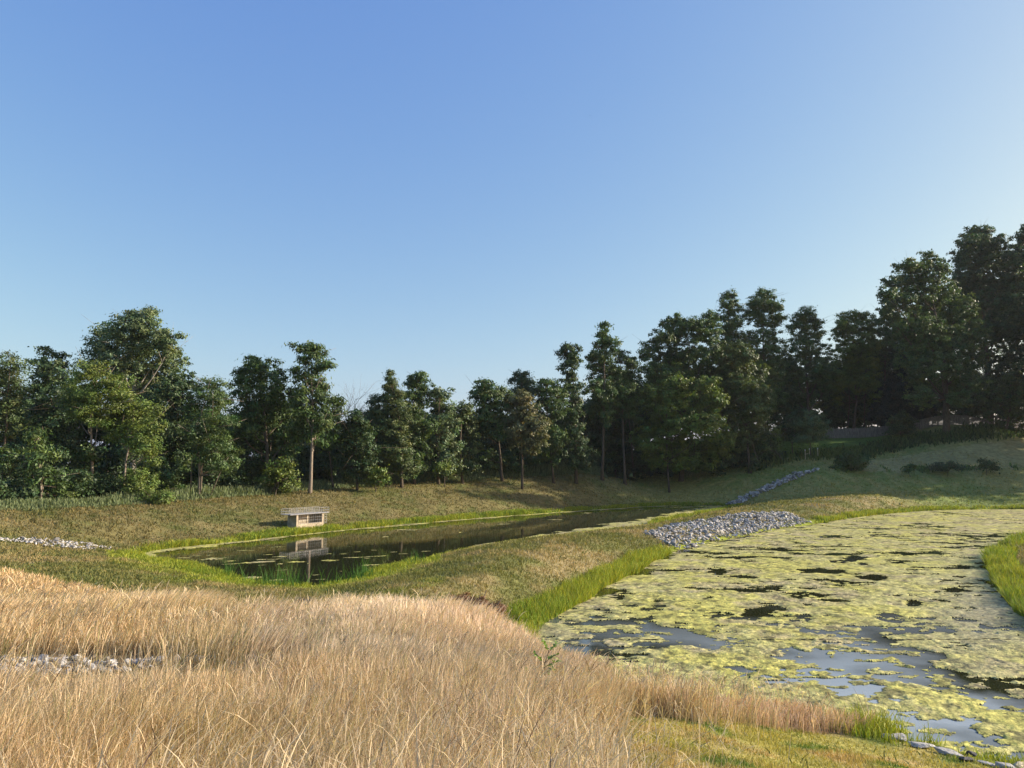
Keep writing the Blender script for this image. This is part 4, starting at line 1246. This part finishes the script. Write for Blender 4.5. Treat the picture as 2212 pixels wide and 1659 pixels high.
tree('ash_tree', 'tan brownish tree standing out among the green ones', 98, 1128, 1028,
     [(1128, 858, 24, 14), (1112, 874, 22, 18), (1136, 884, 28, 20), (1112, 905, 26, 20), (1150, 910, 30, 22), (1130, 930, 32, 20), (1165, 925, 22, 22), (1122, 952, 24, 18), (1150, 960, 28, 18)], 'broad', 'tan', tr=0.15, trunk=[(1128, 990), (1124, 940)], group=GL)
tree('walnut_tree', 'tree with two small humps left of the dark ivy column', 104, 1196, 1022,
     [(1180, 824, 16, 10), (1172, 842, 18, 14), (1190, 850, 18, 16), (1208, 832, 18, 12), (1212, 852, 20, 16), (1178, 872, 22, 18), (1204, 880, 24, 18), (1188, 905, 26, 20), (1180, 940, 26, 20), (1205, 950, 22, 22), (1185, 980, 34, 20)], 'walnut', 'mid', tr=0.16, group=GL)
tree('ivy_clad_tree', 'narrow dark ivy covered column with tufted top', 106, 1245, 1020,
     [(1230, 752, 20, 9), (1226, 768, 24, 12), (1240, 778, 22, 12), (1230, 796, 18, 14), (1234, 816, 14, 14), (1236, 838, 20, 16), (1238, 865, 16, 20), (1242, 895, 15, 20), (1244, 925, 18, 22), (1246, 958, 18, 22), (1262, 985, 24, 22), (1248, 1000, 24, 20)], 'walnut', 'dark', tr=0.2, trunk=[(1243, 920), (1238, 820)], top=(1230, 752), group=GL, dens=1.1)
tree('locust_tree', 'tall tiered tree with small tuft on top, left of the hillside clump', 110, 1301, 1014,
     [(1308, 704, 13, 10), (1304, 722, 18, 11), (1318, 738, 20, 12), (1298, 746, 18, 12), (1282, 768, 18, 12), (1308, 764, 24, 14), (1288, 790, 20, 14), (1312, 792, 20, 18), (1298, 822, 26, 20), (1280, 838, 22, 18), (1306, 855, 26, 22), (1286, 880, 22, 22), (1310, 900, 16, 22)], 'walnut', 'mid', tr=0.22, trunk=[(1303, 950), (1305, 850), (1306, 770)], top=(1308, 704), group=GR, depth=1.2)
tree('locust_tree', 'rounded tree with a bare snag on top, right of the tall tiered tree', 112, 1350, 1010,
     [(1340, 766, 18, 12), (1362, 782, 20, 14), (1345, 792, 28, 16), (1330, 808, 20, 18), (1356, 815, 26, 20), (1336, 838, 26, 20), (1362, 850, 24, 20), (1344, 872, 26, 20), (1365, 890, 20, 20)], 'locust', 'mid', tr=0.2, trunk=[(1346, 950), (1345, 850)], extra=[(0.05, [(1338, 780), (1335, 762), (1334, 742)]), (0.09, [(1368, 1010), (1362, 930), (1352, 870)])], group=GR)
tree('walnut_tree', 'broad crowned walnut on the shoulder of the hillside clump', 118, 1470, 1012,
     [(1462, 690, 20, 12), (1446, 704, 18, 14), (1482, 706, 24, 14), (1432, 728, 26, 18), (1410, 748, 22, 16), (1468, 728, 30, 20), (1512, 698, 22, 16), (1535, 692, 22, 16), (1518, 722, 34, 22), (1395, 768, 14, 14), (1430, 768, 32, 22), (1478, 765, 40, 24), (1528, 758, 38, 26), (1558, 735, 22, 28), (1402, 800, 22, 22), (1450, 808, 40, 22), (1505, 805, 44, 24), (1555, 795, 30, 30)], 'walnut', 'mid', tr=0.34, trunk=[(1478, 900), (1488, 810)], top=(1490, 740), group=GR, dens=1.05)
tree('young_tree', 'yellow green bushy trees at the foot of the broad walnut', 113, 1445, 1012,
     [(1412, 826, 24, 18), (1438, 818, 18, 16), (1468, 822, 22, 16), (1495, 838, 26, 20), (1535, 828, 22, 18), (1412, 860, 34, 26), (1452, 856, 36, 26), (1505, 868, 40, 28), (1545, 860, 26, 26), (1420, 905, 40, 30), (1470, 910, 44, 30), (1525, 915, 42, 32), (1400, 950, 36, 26), (1450, 960, 44, 26), (1510, 965, 46, 28), (1555, 950, 30, 34), (1430, 990, 44, 20), (1500, 1000, 46, 18)], 'broad', 'yel', tr=0.14, trunk=[(1440, 960), (1440, 880)], extra=[(0.07, [(1455, 1012), (1450, 960), (1445, 900)]), (0.05, [(1502, 1010), (1500, 960), (1506, 900)])], group=GR)
tree('locust_tree', 'tall tiered locust, left one of the twin tops above the clump', 122, 1580, 1012,
     [(1574, 638, 17, 10), (1572, 654, 22, 11), (1580, 668, 24, 11), (1570, 684, 24, 12), (1584, 698, 22, 11), (1572, 714, 28, 12), (1588, 730, 22, 12), (1575, 756, 26, 16), (1590, 790, 34, 24), (1575, 830, 34, 26)], 'locust', 'mid', tr=0.22, trunk=[(1580, 900), (1576, 760)], top=(1574, 636), group=GR, depth=0.9)
tree('locust_tree', 'tall tiered locust, right one of the twin tops above the clump', 124, 1645, 1004,
     [(1652, 640, 26, 13), (1630, 655, 22, 14), (1668, 656, 22, 14), (1648, 670, 34, 18), (1678, 682, 18, 16), (1628, 685, 24, 14), (1658, 695, 28, 12), (1645, 722, 36, 18), (1625, 748, 34, 20), (1668, 752, 26, 22), (1640, 782, 46, 24), (1665, 812, 32, 26), (1628, 820, 36, 26), (1655, 855, 36, 26)], 'locust', 'mid', tr=0.24, trunk=[(1650, 850), (1648, 730)], top=(1650, 645), group=GR)
tree('cedar_tree', 'large dense dark olive tree at the right end of the clump with leaning pale stems', 117, 1620, 1000,
     [(1590, 752, 24, 14), (1600, 772, 30, 18), (1580, 790, 28, 20), (1612, 802, 36, 24), (1588, 828, 40, 26), (1622, 842, 38, 26), (1592, 868, 44, 28), (1634, 880, 34, 30), (1600, 908, 50, 30), (1640, 922, 28, 30), (1590, 945, 46, 30), (1630, 958, 36, 26), (1570, 970, 36, 26), (1655, 965, 14, 22)], 'broad', 'olive', tr=0.2, trunk=[(1612, 920), (1605, 850)],
     extra=[(0.10, [(1642, 1002), (1630, 975), (1622, 940), (1618, 900)]), (0.07, [(1690, 992), (1676, 976), (1655, 970), (1640, 985)])], group=GR, dens=1.2)
tree('locust_tree', 'locust with a high plume top left of the gap before the big right trees', 136, 1748, 944,
     [(1742, 674, 20, 11), (1728, 690, 20, 12), (1752, 694, 22, 12), (1738, 710, 32, 14), (1715, 706, 14, 6), (1766, 716, 14, 12), (1738, 732, 30, 16), (1722, 752, 32, 18), (1758, 760, 34, 22), (1738, 790, 44, 24), (1776, 800, 26, 28), (1712, 800, 26, 30), (1750, 830, 44, 26), (1784, 838, 18, 26), (1705, 845, 30, 30), (1742, 868, 40, 24), (1690, 880, 26, 24)], 'locust', 'mid', tr=0.28, trunk=[(1745, 860), (1740, 760)], top=(1740, 680), group=GR)
tree('locust_tree', 'locust showing sky between thin trunks above the wooden fence', 139, 1842, 938,
     [(1838, 682, 24, 11), (1866, 686, 22, 11), (1822, 698, 14, 10), (1848, 702, 36, 15), (1812, 718, 16, 12), (1876, 708, 16, 14), (1842, 730, 36, 18), (1870, 742, 28, 20), (1824, 755, 28, 18), (1856, 770, 40, 20), (1828, 792, 32, 20), (1872, 800, 28, 22), (1806, 820, 20, 24), (1848, 826, 36, 20), (1804, 862, 18, 16), (1882, 840, 18, 28)], 'locust', 'yel', tr=0.24, trunk=[(1850, 870), (1846, 790)], extra=[(0.12, [(1830, 940), (1835, 870), (1832, 800)]), (0.1, [(1866, 938), (1868, 870), (1872, 800)])], group=GR)
tree('locust_tree', 'small feathery top squeezed between the locust and the big right tree', 142, 1902, 930,
     [(1922, 682, 18, 9), (1912, 696, 22, 10), (1904, 712, 22, 12), (1918, 728, 20, 12), (1904, 748, 24, 16), (1896, 775, 24, 18)], 'locust', 'mid', tr=0.2, group=GR)
tree('spruce_tree', 'very dark cone shaped spruce behind the wooden fence', 137, 1945, 930,
     [(1950, 790, 14, 26), (1950, 822, 28, 22), (1938, 846, 34, 22), (1958, 850, 34, 24), (1928, 872, 40, 22), (1960, 880, 40, 22), (1918, 896, 38, 18), (1952, 905, 50, 20), (1980, 880, 30, 30)], 'conifer', 'black', tr=0.25, group=GR, dens=1.6)
tree('maple_tree', 'big full crowned tree with thick trunk at the hill edge', 127, 2043, 924,
     [(1958, 574, 22, 15), (1984, 582, 24, 16), (2008, 562, 20, 16), (1938, 604, 24, 18), (1968, 612, 32, 22), (2004, 604, 30, 24), (2034, 580, 18, 18), (1920, 638, 20, 18), (1950, 650, 34, 24), (1992, 652, 42, 28), (2036, 630, 34, 28), (1910, 672, 16, 14), (1934, 690, 32, 24), (1980, 700, 44, 28), (2030, 690, 44, 30), (2078, 672, 32, 30), (1955, 735, 36, 24), (2005, 745, 48, 28), (2058, 740, 46, 30), (2100, 725, 30, 30), (1978, 780, 40, 24), (2030, 790, 50, 28), (2086, 785, 40, 30), (1990, 818, 38, 22), (2045, 832, 48, 22), (2095, 828, 30, 22), (1990, 856, 30, 20), (2075, 862, 30, 16)], 'broad', 'mid', 'bark', tr=0.55, trunk=[(2043, 860), (2040, 780)], top=(2010, 620), extra=[(0.14, [(2046, 872), (2066, 856), (2090, 848), (2112, 846)])], group=GR, dens=1.1)
tree('poplar_tree', 'tallest tree of all, billowing crown at the far right', 142, 2140, 930,
     [(2104, 504, 22, 15), (2124, 500, 18, 14), (2090, 526, 22, 18), (2118, 530, 32, 20), (2150, 524, 26, 18), (2076, 556, 22, 20), (2110, 564, 38, 24), (2152, 560, 36, 24), (2180, 560, 20, 22), (2086, 596, 32, 24), (2130, 605, 42, 28), (2172, 605, 32, 28), (2100, 645, 40, 30), (2150, 655, 46, 30), (2120, 700, 46, 32), (2165, 710, 42, 32), (2130, 760, 44, 30), (2160, 810, 44, 34), (2130, 850, 40, 30)], 'broad', 'dark', tr=0.5, group=GR, dens=1.1)
tree('poplar_tree', 'tall dark tree cut off by the right picture edge', 139, 2235, 920,
     [(2206, 520, 22, 18), (2228, 500, 22, 18), (2196, 552, 22, 20), (2224, 560, 34, 26), (2250, 540, 34, 40), (2204, 600, 28, 26), (2238, 620, 40, 34), (2195, 650, 32, 30), (2230, 680, 44, 36), (2196, 710, 34, 32), (2240, 750, 46, 40), (2196, 775, 36, 32), (2230, 820, 46, 40), (2196, 835, 34, 30)], 'broad', 'dark', tr=0.45, group=GR, dens=1.1)
tree('bushy_tree', 'low leafy tree hiding the foot of the right edge trees', 131, 2170, 925,
     [(2160, 838, 26, 18), (2182, 826, 22, 18), (2150, 862, 34, 22), (2190, 868, 36, 26), (2130, 885, 30, 20), (2168, 895, 40, 22), (2210, 900, 36, 26), (2200, 845, 30, 22)], 'broad', 'mid', tr=0.18, group=GR)
# trees standing on the hill to the right, past the picture edge; their shade falls across the hillside
for i, (hx, hy, ht) in enumerate([(80, 106, 25), (85, 112, 26), (90, 118, 26), (96, 124, 27), (92, 108, 26), (99, 114, 27), (105, 120, 28), (112, 126, 28), (107, 110, 28), (117, 116, 29), (126, 122, 30), (104, 132, 28)]):
    lob = []
    px0 = CX + FPX * hx / hy
    for k in range(22):
        a = (k + rng.random()) / 22
        yy = YH - (ht + 4 - a * (ht - 5) ) / hy * FPX
        lob.append((px0 + rng.normal(0, 3.2 * math.sin(0.6 + 2.2 * a)) * FPX / hy, yy, 32, 26))
    tree('hill_tree', 'tree standing on the hillside past the right picture edge', hy, px0, 930, lob, 'broad', 'dark', tr=0.4, group='hillside trees past the right picture edge', dens=0.40)

# small trees and shrubs
tree('sapling', 'small planted tree with thin trunk on the lawn, left of the staked one', 125, 1712, 992,
     [(1706, 905, 22, 12), (1694, 920, 24, 14), (1716, 924, 22, 14), (1705, 940, 28, 10)], 'locust', 'dark', tr=0.06, trunk=[(1711, 950)], top=(1708, 910), group=GR, dens=0.9)
tree('sapling', 'small planted tree inside a frame of wooden stakes', 121, 1751, 982,
     [(1752, 902, 26, 14), (1735, 918, 28, 14), (1768, 920, 26, 14), (1750, 934, 34, 14), (1740, 948, 24, 8)], 'locust', 'pale', tr=0.07, trunk=[(1750, 950)], top=(1752, 905), group=GR, dens=1.0)
tree('sapling', 'thin sunlit sapling against the dark clump, left of the planted trees', 122, 1672, 993,
     [(1676, 930, 10, 10), (1670, 945, 10, 8), (1682, 948, 10, 8), (1668, 962, 12, 8)], 'walnut', 'yel', tr=0.04, top=(1675, 930), group=GR)
tree('shrub', 'dark leafy bush in front of the wooden fence', 130, 1948, 938,
     [(1948, 898, 14, 10), (1940, 912, 22, 12), (1958, 914, 22, 12), (1946, 928, 30, 12)], 'broad', 'dark', tr=0.06, cat='shrub', group='shrubs on the hillside')
tree('shrub', 'dark rounded bush above the top of the stone drain', 113, 1838, 1014,
     [(1838, 984, 20, 12), (1822, 996, 20, 12), (1852, 998, 20, 12), (1836, 1006, 32, 12), (1868, 992, 12, 10)], 'broad', 'mid', tr=0.05, cat='shrub', group='shrubs on the hillside')
tree('shrub', 'small bush at the left of the weedy line across the mown slope', 111, 1966, 1018,
     [(1966, 1008, 8, 8), (1962, 1014, 10, 6)], 'broad', 'mid', tr=0.03, cat='shrub', group='shrubs on the hillside')
tree('shrub', 'wide pale topped bush in the weedy line across the mown slope', 111, 2045, 1016,
     [(2030, 1008, 20, 8), (2055, 1006, 20, 8)], 'broad', 'blue', tr=0.03, cat='shrub', group='shrubs on the hillside')
tree('shrub', 'bush at the right end of the weedy line across the mown slope', 111, 2130, 1012,
     [(2126, 1002, 14, 9), (2145, 1008, 14, 7)], 'broad', 'dark', tr=0.03, cat='shrub', group='shrubs on the hillside')
tree('shrub', 'sunlit yellow green bush under the curved pale trunk', 66, 300, 1090,
     [(296, 1030, 28, 18), (322, 1045, 24, 18), (280, 1052, 26, 18), (310, 1068, 40, 18), (345, 1075, 24, 14)], 'locust', 'yel', tr=0.06, cat='shrub', group='shrubs under the left trees')
tree('shrub', 'pale green bush right of the slender pale trunk', 70, 228, 1088,
     [(226, 1046, 24, 14), (212, 1060, 22, 14), (242, 1064, 22, 14)], 'broad', 'mid', tr=0.05, cat='shrub', group='shrubs under the left trees')
tree('shrub', 'bright bush at the foot of the forked walnut', 77, 596, 1060,
     [(604, 1010, 24, 16), (586, 1028, 26, 16), (618, 1032, 24, 18), (600, 1046, 34, 14)], 'broad', 'yel', tr=0.05, cat='shrub', group='shrubs under the left trees', extra=[(0.06, [(588, 1062), (600, 1040), (622, 1032)])])
tree('shrub', 'pale yellow green bush below the dead branches', 84, 816, 1050,
     [(818, 1020, 16, 14), (808, 1034, 18, 12), (830, 1036, 16, 12)], 'broad', 'yel', tr=0.05, cat='shrub', group='shrubs under the left trees')
tree('shrub', 'small yellowish bush under the round topped green tree', 92, 960, 1040,
     [(962, 998, 14, 12), (952, 1012, 18, 12), (970, 1016, 14, 10)], 'broad', 'yel', tr=0.05, cat='shrub', group='shrubs under the left trees')
tree('shrub', 'light green bush under the leaning trunk in the middle', 104, 1066, 1030,
     [(1096, 990, 18, 14), (1080, 1004, 20, 14), (1108, 1010, 20, 12)], 'broad', 'mid', tr=0.05, cat='shrub', group='shrubs under the left trees')

for (dpx, dpy, lab, pl) in [(1000, 1345, 'rusty dock weed at the top edge of the dry grass, leftmost brown clump', 'rust'), (1040, 1340, 'rusty dock weed at the top edge of the dry grass, middle brown clump', 'rust'), (1075, 1356, 'rusty brown dock weed beside the green shore grass, rightmost brown clump', 'rust'), (1085, 1400, 'brown dock weed lower down the dry grass edge, below the other brown clumps', 'rust'), (662, 1350, 'dark grey dead brush patch in the pale wind blown grass', 'grey')]:
    dY = 26.5 if dpx > 900 else 24.0
    tree('dock_weed' if pl == 'rust' else 'dead_brush', lab, dY, dpx, dpy, [(dpx + rng.normal(0, 8), dpy - 44 + rng.normal(0, 5), 13, 13) for _ in range(3)] + [(dpx + rng.normal(0, 12), dpy - 26, 15, 12) for _ in range(2)], 'dock', pl, tr=0.012, cat='weed', group='brown weeds in the dry grass', dens=1.0, depth=0.2)

# dead tree: bare branches
db = at_y(np.array(760.0), np.array(1054.0), 90); db[2] = gz(db[0], db[1])
dt = empty('dead_tree', tuple(db)); tag(dt, 'leafless dead tree showing bare branches above the dip', 'tree', GL)
gg = Geo(); rr = np.random.default_rng(5)
P3 = lambda a, b_, dy=0: at_y(np.array(float(a)), np.array(float(b_)), 90 + dy) - db
gg.tube([P3(760, 1060), P3(758, 990), P3(756, 930), P3(754, 900)], [0.14, 0.11, 0.09, 0.07])
def bough(p0, p1, r0, lvl):
    q = wig(p0, p1, 5, 0.10, rr); q[1:, 2] += np.linspace(0, 0.15, 4)
    gg.tube(q, np.linspace(r0, r0 * 0.35, 5), 5)
    if lvl:
        for k in range(5):
            i = int(rr.integers(1, 5)); d = (p1 - p0) * rr.uniform(0.35, 0.6) + rr.normal(size=3) * np.linalg.norm(p1 - p0) * 0.22
            d[2] = abs(d[2])
            bough(q[i], q[i] + d, r0 * 0.45, lvl - 1)
for (a, b_, dy) in [(742, 868, 0.5), (752, 852, -0.5), (766, 858, 0.4), (780, 872, 0), (790, 886, -0.6), (735, 884, 0.3), (775, 852, 0.2)]:
    bough(P3(755, 925 + rr.uniform(-30, 10)), P3(a, b_ + 14, dy), 0.05, 2)
gg.build('trunk', M['dead'], dt)

# dark understory along the tree line: one mass
und = []
lob_all = []
Vs, Fs, Cs, n0 = [], [], [], 0
for px in range(-60, 1330, 12):
    Yc = float(np.interp(px, crest_px, crest_Y)); pyc = float(np.interp(px, crest_px, crest_py))
    for rep in range(3):
        yy = pyc - rng.uniform(4, 66 if rep < 2 else 125)
        lob = [(px + rng.uniform(-12, 12), yy, rng.uniform(16, 30), rng.uniform(12, 22))]
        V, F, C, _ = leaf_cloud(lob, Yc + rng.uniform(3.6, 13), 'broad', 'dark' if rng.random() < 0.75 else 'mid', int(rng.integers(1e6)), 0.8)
        Vs.append(V); Fs.append(F + n0); Cs.append(C); n0 += len(V)
for px in range(1320, 1680, 13):
    for rep in range(3):
        yy = np.interp(px, [1320, 1500, 1680], [1016, 1008, 992]) - rng.uniform(-6, 44)
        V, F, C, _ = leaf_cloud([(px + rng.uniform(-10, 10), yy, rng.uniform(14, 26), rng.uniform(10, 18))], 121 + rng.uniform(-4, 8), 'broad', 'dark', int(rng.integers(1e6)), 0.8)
        Vs.append(V); Fs.append(F + n0); Cs.append(C); n0 += len(V)
for px in range(1690, 2260, 14):
    for rep in range(4):
        yy = np.interp(px, [1690, 1900, 2260], [935, 915, 890]) - rng.uniform(-5, 85)
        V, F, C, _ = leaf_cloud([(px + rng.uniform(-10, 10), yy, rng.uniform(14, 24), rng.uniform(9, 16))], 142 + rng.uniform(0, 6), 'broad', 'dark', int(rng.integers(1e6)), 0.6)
        Vs.append(V); Fs.append(F + n0); Cs.append(C); n0 += len(V)
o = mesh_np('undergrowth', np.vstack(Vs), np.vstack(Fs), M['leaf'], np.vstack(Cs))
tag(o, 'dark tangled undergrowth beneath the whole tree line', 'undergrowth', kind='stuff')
# far wood glimpsed between the trunks
Vs, Fs, Cs, n0 = [], [], [], 0
for k in range(90):
    px = rng.uniform(-120, 1500)
    lob = [(px, 1004 - rng.uniform(-14, 10), rng.uniform(20, 40), rng.uniform(7, 14))]
    V, F, C, _ = leaf_cloud(lob, rng.uniform(185, 260), 'broad', 'pale' if rng.random() < 0.6 else 'yel', int(rng.integers(1e6)), 0.22)
    Vs.append(V); Fs.append(F + n0); Cs.append(C); n0 += len(V)
o = mesh_np('far_wood', np.vstack(Vs), np.vstack(Fs), M['leaf'], np.vstack(Cs))
tag(o, 'sunlit distant wood glimpsed between the trunks of the tree line', 'wood', kind='stuff')
# second row of trees behind, seen through the gaps of the first
for px, top, Yb in [(40, 850, 84), (150, 830, 92), (235, 880, 94), (410, 880, 90), (500, 900, 92), (640, 890, 96), (700, 930, 98), (800, 935, 102), (930, 900, 106), (1030, 905, 112), (1110, 900, 116), (1200, 900, 118), (1270, 880, 120), (1330, 850, 122), (1420, 820, 128), (1540, 790, 130), (1690, 780, 140), (1790, 780, 146), (1920, 730, 148), (2030, 640, 150), (90, 880, 90), (330, 835, 92), (455, 880, 92), (570, 865, 95), (612, 880, 96), (690, 900, 100), (750, 915, 102), (845, 890, 104), (885, 885, 104), (1000, 900, 112), (1062, 890, 114), (1150, 880, 118), (1232, 865, 120), (1310, 830, 124), (1370, 800, 126), (1462, 765, 130), (1602, 745, 132), (1660, 765, 136), (1870, 745, 148), (1980, 680, 150), (2095, 600, 152), (2185, 600, 152)]:
    lob = []
    for k in range(16):
        a = (k + rng.random()) / 16
        lob.append((px + rng.normal(0, 30) * (0.4 + a), top + 14 + a * (130 if px < 1400 else 110), rng.uniform(22, 36), rng.uniform(17, 26)))
    tree('background_tree', 'dark tree in the second row, seen through gaps between the front trees', Yb, px, 1000, lob, 'broad', 'dark', tr=0.16, group='second row of trees', dens=0.8)

# ------------------------------------------------------------------ fence and stakes
FP = [(1665, 958), (1775, 948), (1855, 945), (1930, 941), (1990, 930), (2040, 922), (2090, 913), (2150, 906), (2215, 898)]
fence = empty('picket_fence', tuple(at_y(np.array(1775.0), np.array(948.0), 134)))
fo = np.array(fence.location)
tag(fence, 'weathered grey wooden picket fence on the hillside before the trees', 'fence')
pts = [at_y(np.array(float(a)), np.array(float(b_)), 133.5 + 0.5 * math.sin(a)) for a, b_ in FP]
poly = []
for a, b_ in zip(pts[:-1], pts[1:]):
    k = max(1, round(float(np.linalg.norm((b_ - a)[:2])) / 2.6))
    for j in range(k): poly.append(a + (b_ - a) * j / k)
poly.append(pts[-1])
for q in poly: q[2] = gz(q[0], q[1])
HF = 1.75
for a, b_ in zip(poly[:-1], poly[1:]):
    gg = Geo()
    d = b_ - a; L = float(np.linalg.norm(d[:2])); ux = d / np.linalg.norm(d)
    ax = np.array([[ux[0], ux[1], 0], [-ux[1], ux[0], 0], [0, 0, 1]]); ax[0] /= np.linalg.norm(ax[0]); ax[1] /= np.linalg.norm(ax[1])
    npk = int(L / 0.17)
    for j in range(npk):
        c = a + d * (j + 0.5) / npk
        hh = HF + rng.normal(0, 0.035)
        gg.box(c - fo + np.array([0, 0, hh / 2 + 0.05]) + ax[1] * 0.03 * 0, (0.125, 0.022, hh), ax)
    for zz in (0.45, 1.35):
        c = (a + b_) / 2 + ax[1] * 0.05
        gg.box(c - fo + np.array([0, 0, zz]), (L - 0.12, 0.05, 0.09), ax)
    gg.build('fence_panel', M['fence'], fence)
for q in poly:
    gg = Geo(); gg.box(q - fo + np.array([0, 0.07, 0.9]), (0.11, 0.09, 1.9)); gg.build('post', M['fence'], fence)

sb = at_y(np.array(1752.0), np.array(980.0), 120.5); sb[2] = gz(sb[0], sb[1])
st = empty('tree_stakes', tuple(sb)); tag(st, 'light wooden stakes with crossbar around the small planted tree', 'stakes')
for i, (dx, dy, hh) in enumerate([(-1.1, -0.4, 1.5), (0.0, 0.6, 1.7), (1.1, 0.0, 1.75)]):
    gg = Geo(); gg.box((dx, dy, hh / 2 - 0.1), (0.07, 0.07, hh)); s_ = gg.build('stake', M['stake'], st)
    gg = Geo(); gg.box((dx, dy, hh - 0.1), (0.1, 0.1, 0.22)); gg.build('tape', M['tape'], s_)
gg = Geo(); gg.bar((-1.1, -0.44, 0.75), (0.0, 0.56, 0.9), 0.06); gg.build('crossbar', M['stake'], st)

# ------------------------------------------------------------------ young locust shoot in the dry grass
q = ground_hit(np.array(1160.0), np.array(1540.0))
q[2] = gz(q[0], q[1])
sh = empty('locust_shoot', tuple(q)); tag(sh, 'small green leafy shoot growing among the dry grass near the pond', 'plant')
m_ = q[1] / FPX
gg = Geo()
stem = np.array([[0, 0, -0.05], [0.02, 0, 0.3], [0.06, 0.02, 0.55], [0.14, 0, 0.80], [0.20, 0.02, 0.98]])
gg.tube(stem, [0.010, 0.009, 0.008, 0.006, 0.004], 6)
tw = []
for a, d in [((0.02, 0, 0.35), (-0.30, 0.05, 0.05)), ((0.03, 0, 0.42), (-0.34, -0.08, 0.12)), ((0.05, 0.02, 0.5), (-0.22, 0.1, 0.12)), ((0.06, 0.02, 0.55), (0.20, 0.1, 0.10)), ((0.1, 0, 0.7), (0.25, -0.05, 0.12)), ((0.14, 0, 0.8), (0.22, 0.1, 0.10)), ((0.13, 0, 0.78), (-0.16, -0.05, 0.16)), ((0.2, 0, 0.95), (0.13, 0.05, 0.13)), ((0.2, 0, 0.95), (-0.08, 0, 0.16)), ((0.04, 0, 0.3), (0.22, -0.1, 0.04)), ((0.02, 0, 0.3), (-0.25, 0.0, -0.02))]:
    a = np.array(a); d = np.array(d)
    gg.tube([a, a + d * 0.6 + np.array([0, 0, 0.02]), a + d], [0.005, 0.004, 0.002], 5); tw.append((a, d))
gg.build('stem', M['bark'], sh)
V, C = [], []
for a, d in tw:
    dn = d / np.linalg.norm(d); sd2 = np.cross(dn, [0, 0, 1]); sd2 /= np.linalg.norm(sd2)
    for t_ in np.linspace(0.25, 1.0, 8):
        for s_ in (-1, 1):
            c = a + d * t_; lv = sd2 * s_ * 0.8 + dn * 0.45 + rng.normal(size=3) * 0.25; lv /= np.linalg.norm(lv)
            wv = np.cross(lv, [0, 0, 1]) + rng.normal(size=3) * 0.25; wv /= np.linalg.norm(wv)
            ln_ = rng.uniform(0.06, 0.10)
            V += [c, c + lv * ln_ * 0.5 + wv * 0.024, c + lv * ln_, c + lv * ln_ * 0.5 - wv * 0.024]
            C += [np.array([0.22, 0.34, 0.075]) * rng.uniform(0.6, 1.3)] * 4
mesh_np('leaves', np.array(V), np.arange(len(V)).reshape(-1, 4), M['leaf'], np.array(C), parent=sh)

# ------------------------------------------------------------------ summer haze
hz = bpy.data.materials.new('haze'); hz.use_nodes = True
t = hz.node_tree
t.nodes.remove(t.nodes['Principled BSDF'])
pv = t.nodes.new('ShaderNodeVolumePrincipled')
pv.inputs['Color'].default_value = (0.85, 0.92, 1.0, 1)
pv.inputs['Density'].default_value = 0.00009
pv.inputs['Anisotropy'].default_value = 0.2
t.links.new(pv.outputs[0], t.nodes['Material Output'].inputs['Volume'])
gg = Geo(); gg.box((0, 0, 28), (13000, 13000, 74))
o = gg.build('haze', hz)
tag(o, 'thin pale summer haze lying over the whole valley', 'haze', kind='stuff')

# ------------------------------------------------------------------ two far birds
def bird(px, py, Y, sc, rz, lab):
    c = at_y(np.array(float(px)), np.array(float(py)), Y)
    b0 = empty('bird', tuple(c), rz); tag(b0, lab, 'bird', 'birds in the sky')
    gg = Geo()
    xs = np.array([-0.20, -0.12, -0.02, 0.08, 0.14, 0.18, 0.20]) * sc; rs = np.array([0.006, 0.025, 0.04, 0.035, 0.024, 0.022, 0.004]) * sc
    gg.tube(np.stack([xs * 0, xs, xs * 0.05], 1), rs, 8)
    up = []
    for sgn in (-1, 1):                      # wings, joined to the body skin at the shoulders
        w0 = np.array([[0, 0.09, 0.01], [0, -0.03, 0.01], [sgn * 0.14, 0.11, 0.09], [sgn * 0.14, 0.0, 0.085], [sgn * 0.33, -0.02, 0.05], [sgn * 0.31, -0.06, 0.045]]) * sc
        lo = w0 - np.array([0, 0, 0.008]) * sc
        gg.add(np.vstack([w0, lo]), [[0, 2, 3, 1], [2, 4, 5, 3], [6, 7, 9, 8], [8, 9, 11, 10], [0, 6, 8, 2], [2, 8, 10, 4], [1, 3, 9, 7], [3, 5, 11, 9], [4, 10, 11, 5], [0, 1, 7, 6]])
    tl = np.array([[0.0, -0.16, 0.0], [-0.05, -0.30, 0.0], [0.0, -0.27, 0.0], [0.05, -0.30, 0.0]]) * sc
    gg.add(np.vstack([tl, tl - np.array([0, 0, 0.008]) * sc]), [[0, 3, 2, 1], [4, 5, 6, 7], [0, 1, 5, 4], [1, 2, 6, 5], [2, 3, 7, 6], [3, 0, 4, 7]])
    gg.build('body', M['bird'], b0)


bird(1274, 250, 110, 0.55, 0.9, 'dark bird flying high above the middle of the tree line')
bird(2070, 331, 210, 0.42, 0.4, 'faint tiny bird flying high above the big right trees')
print('done')
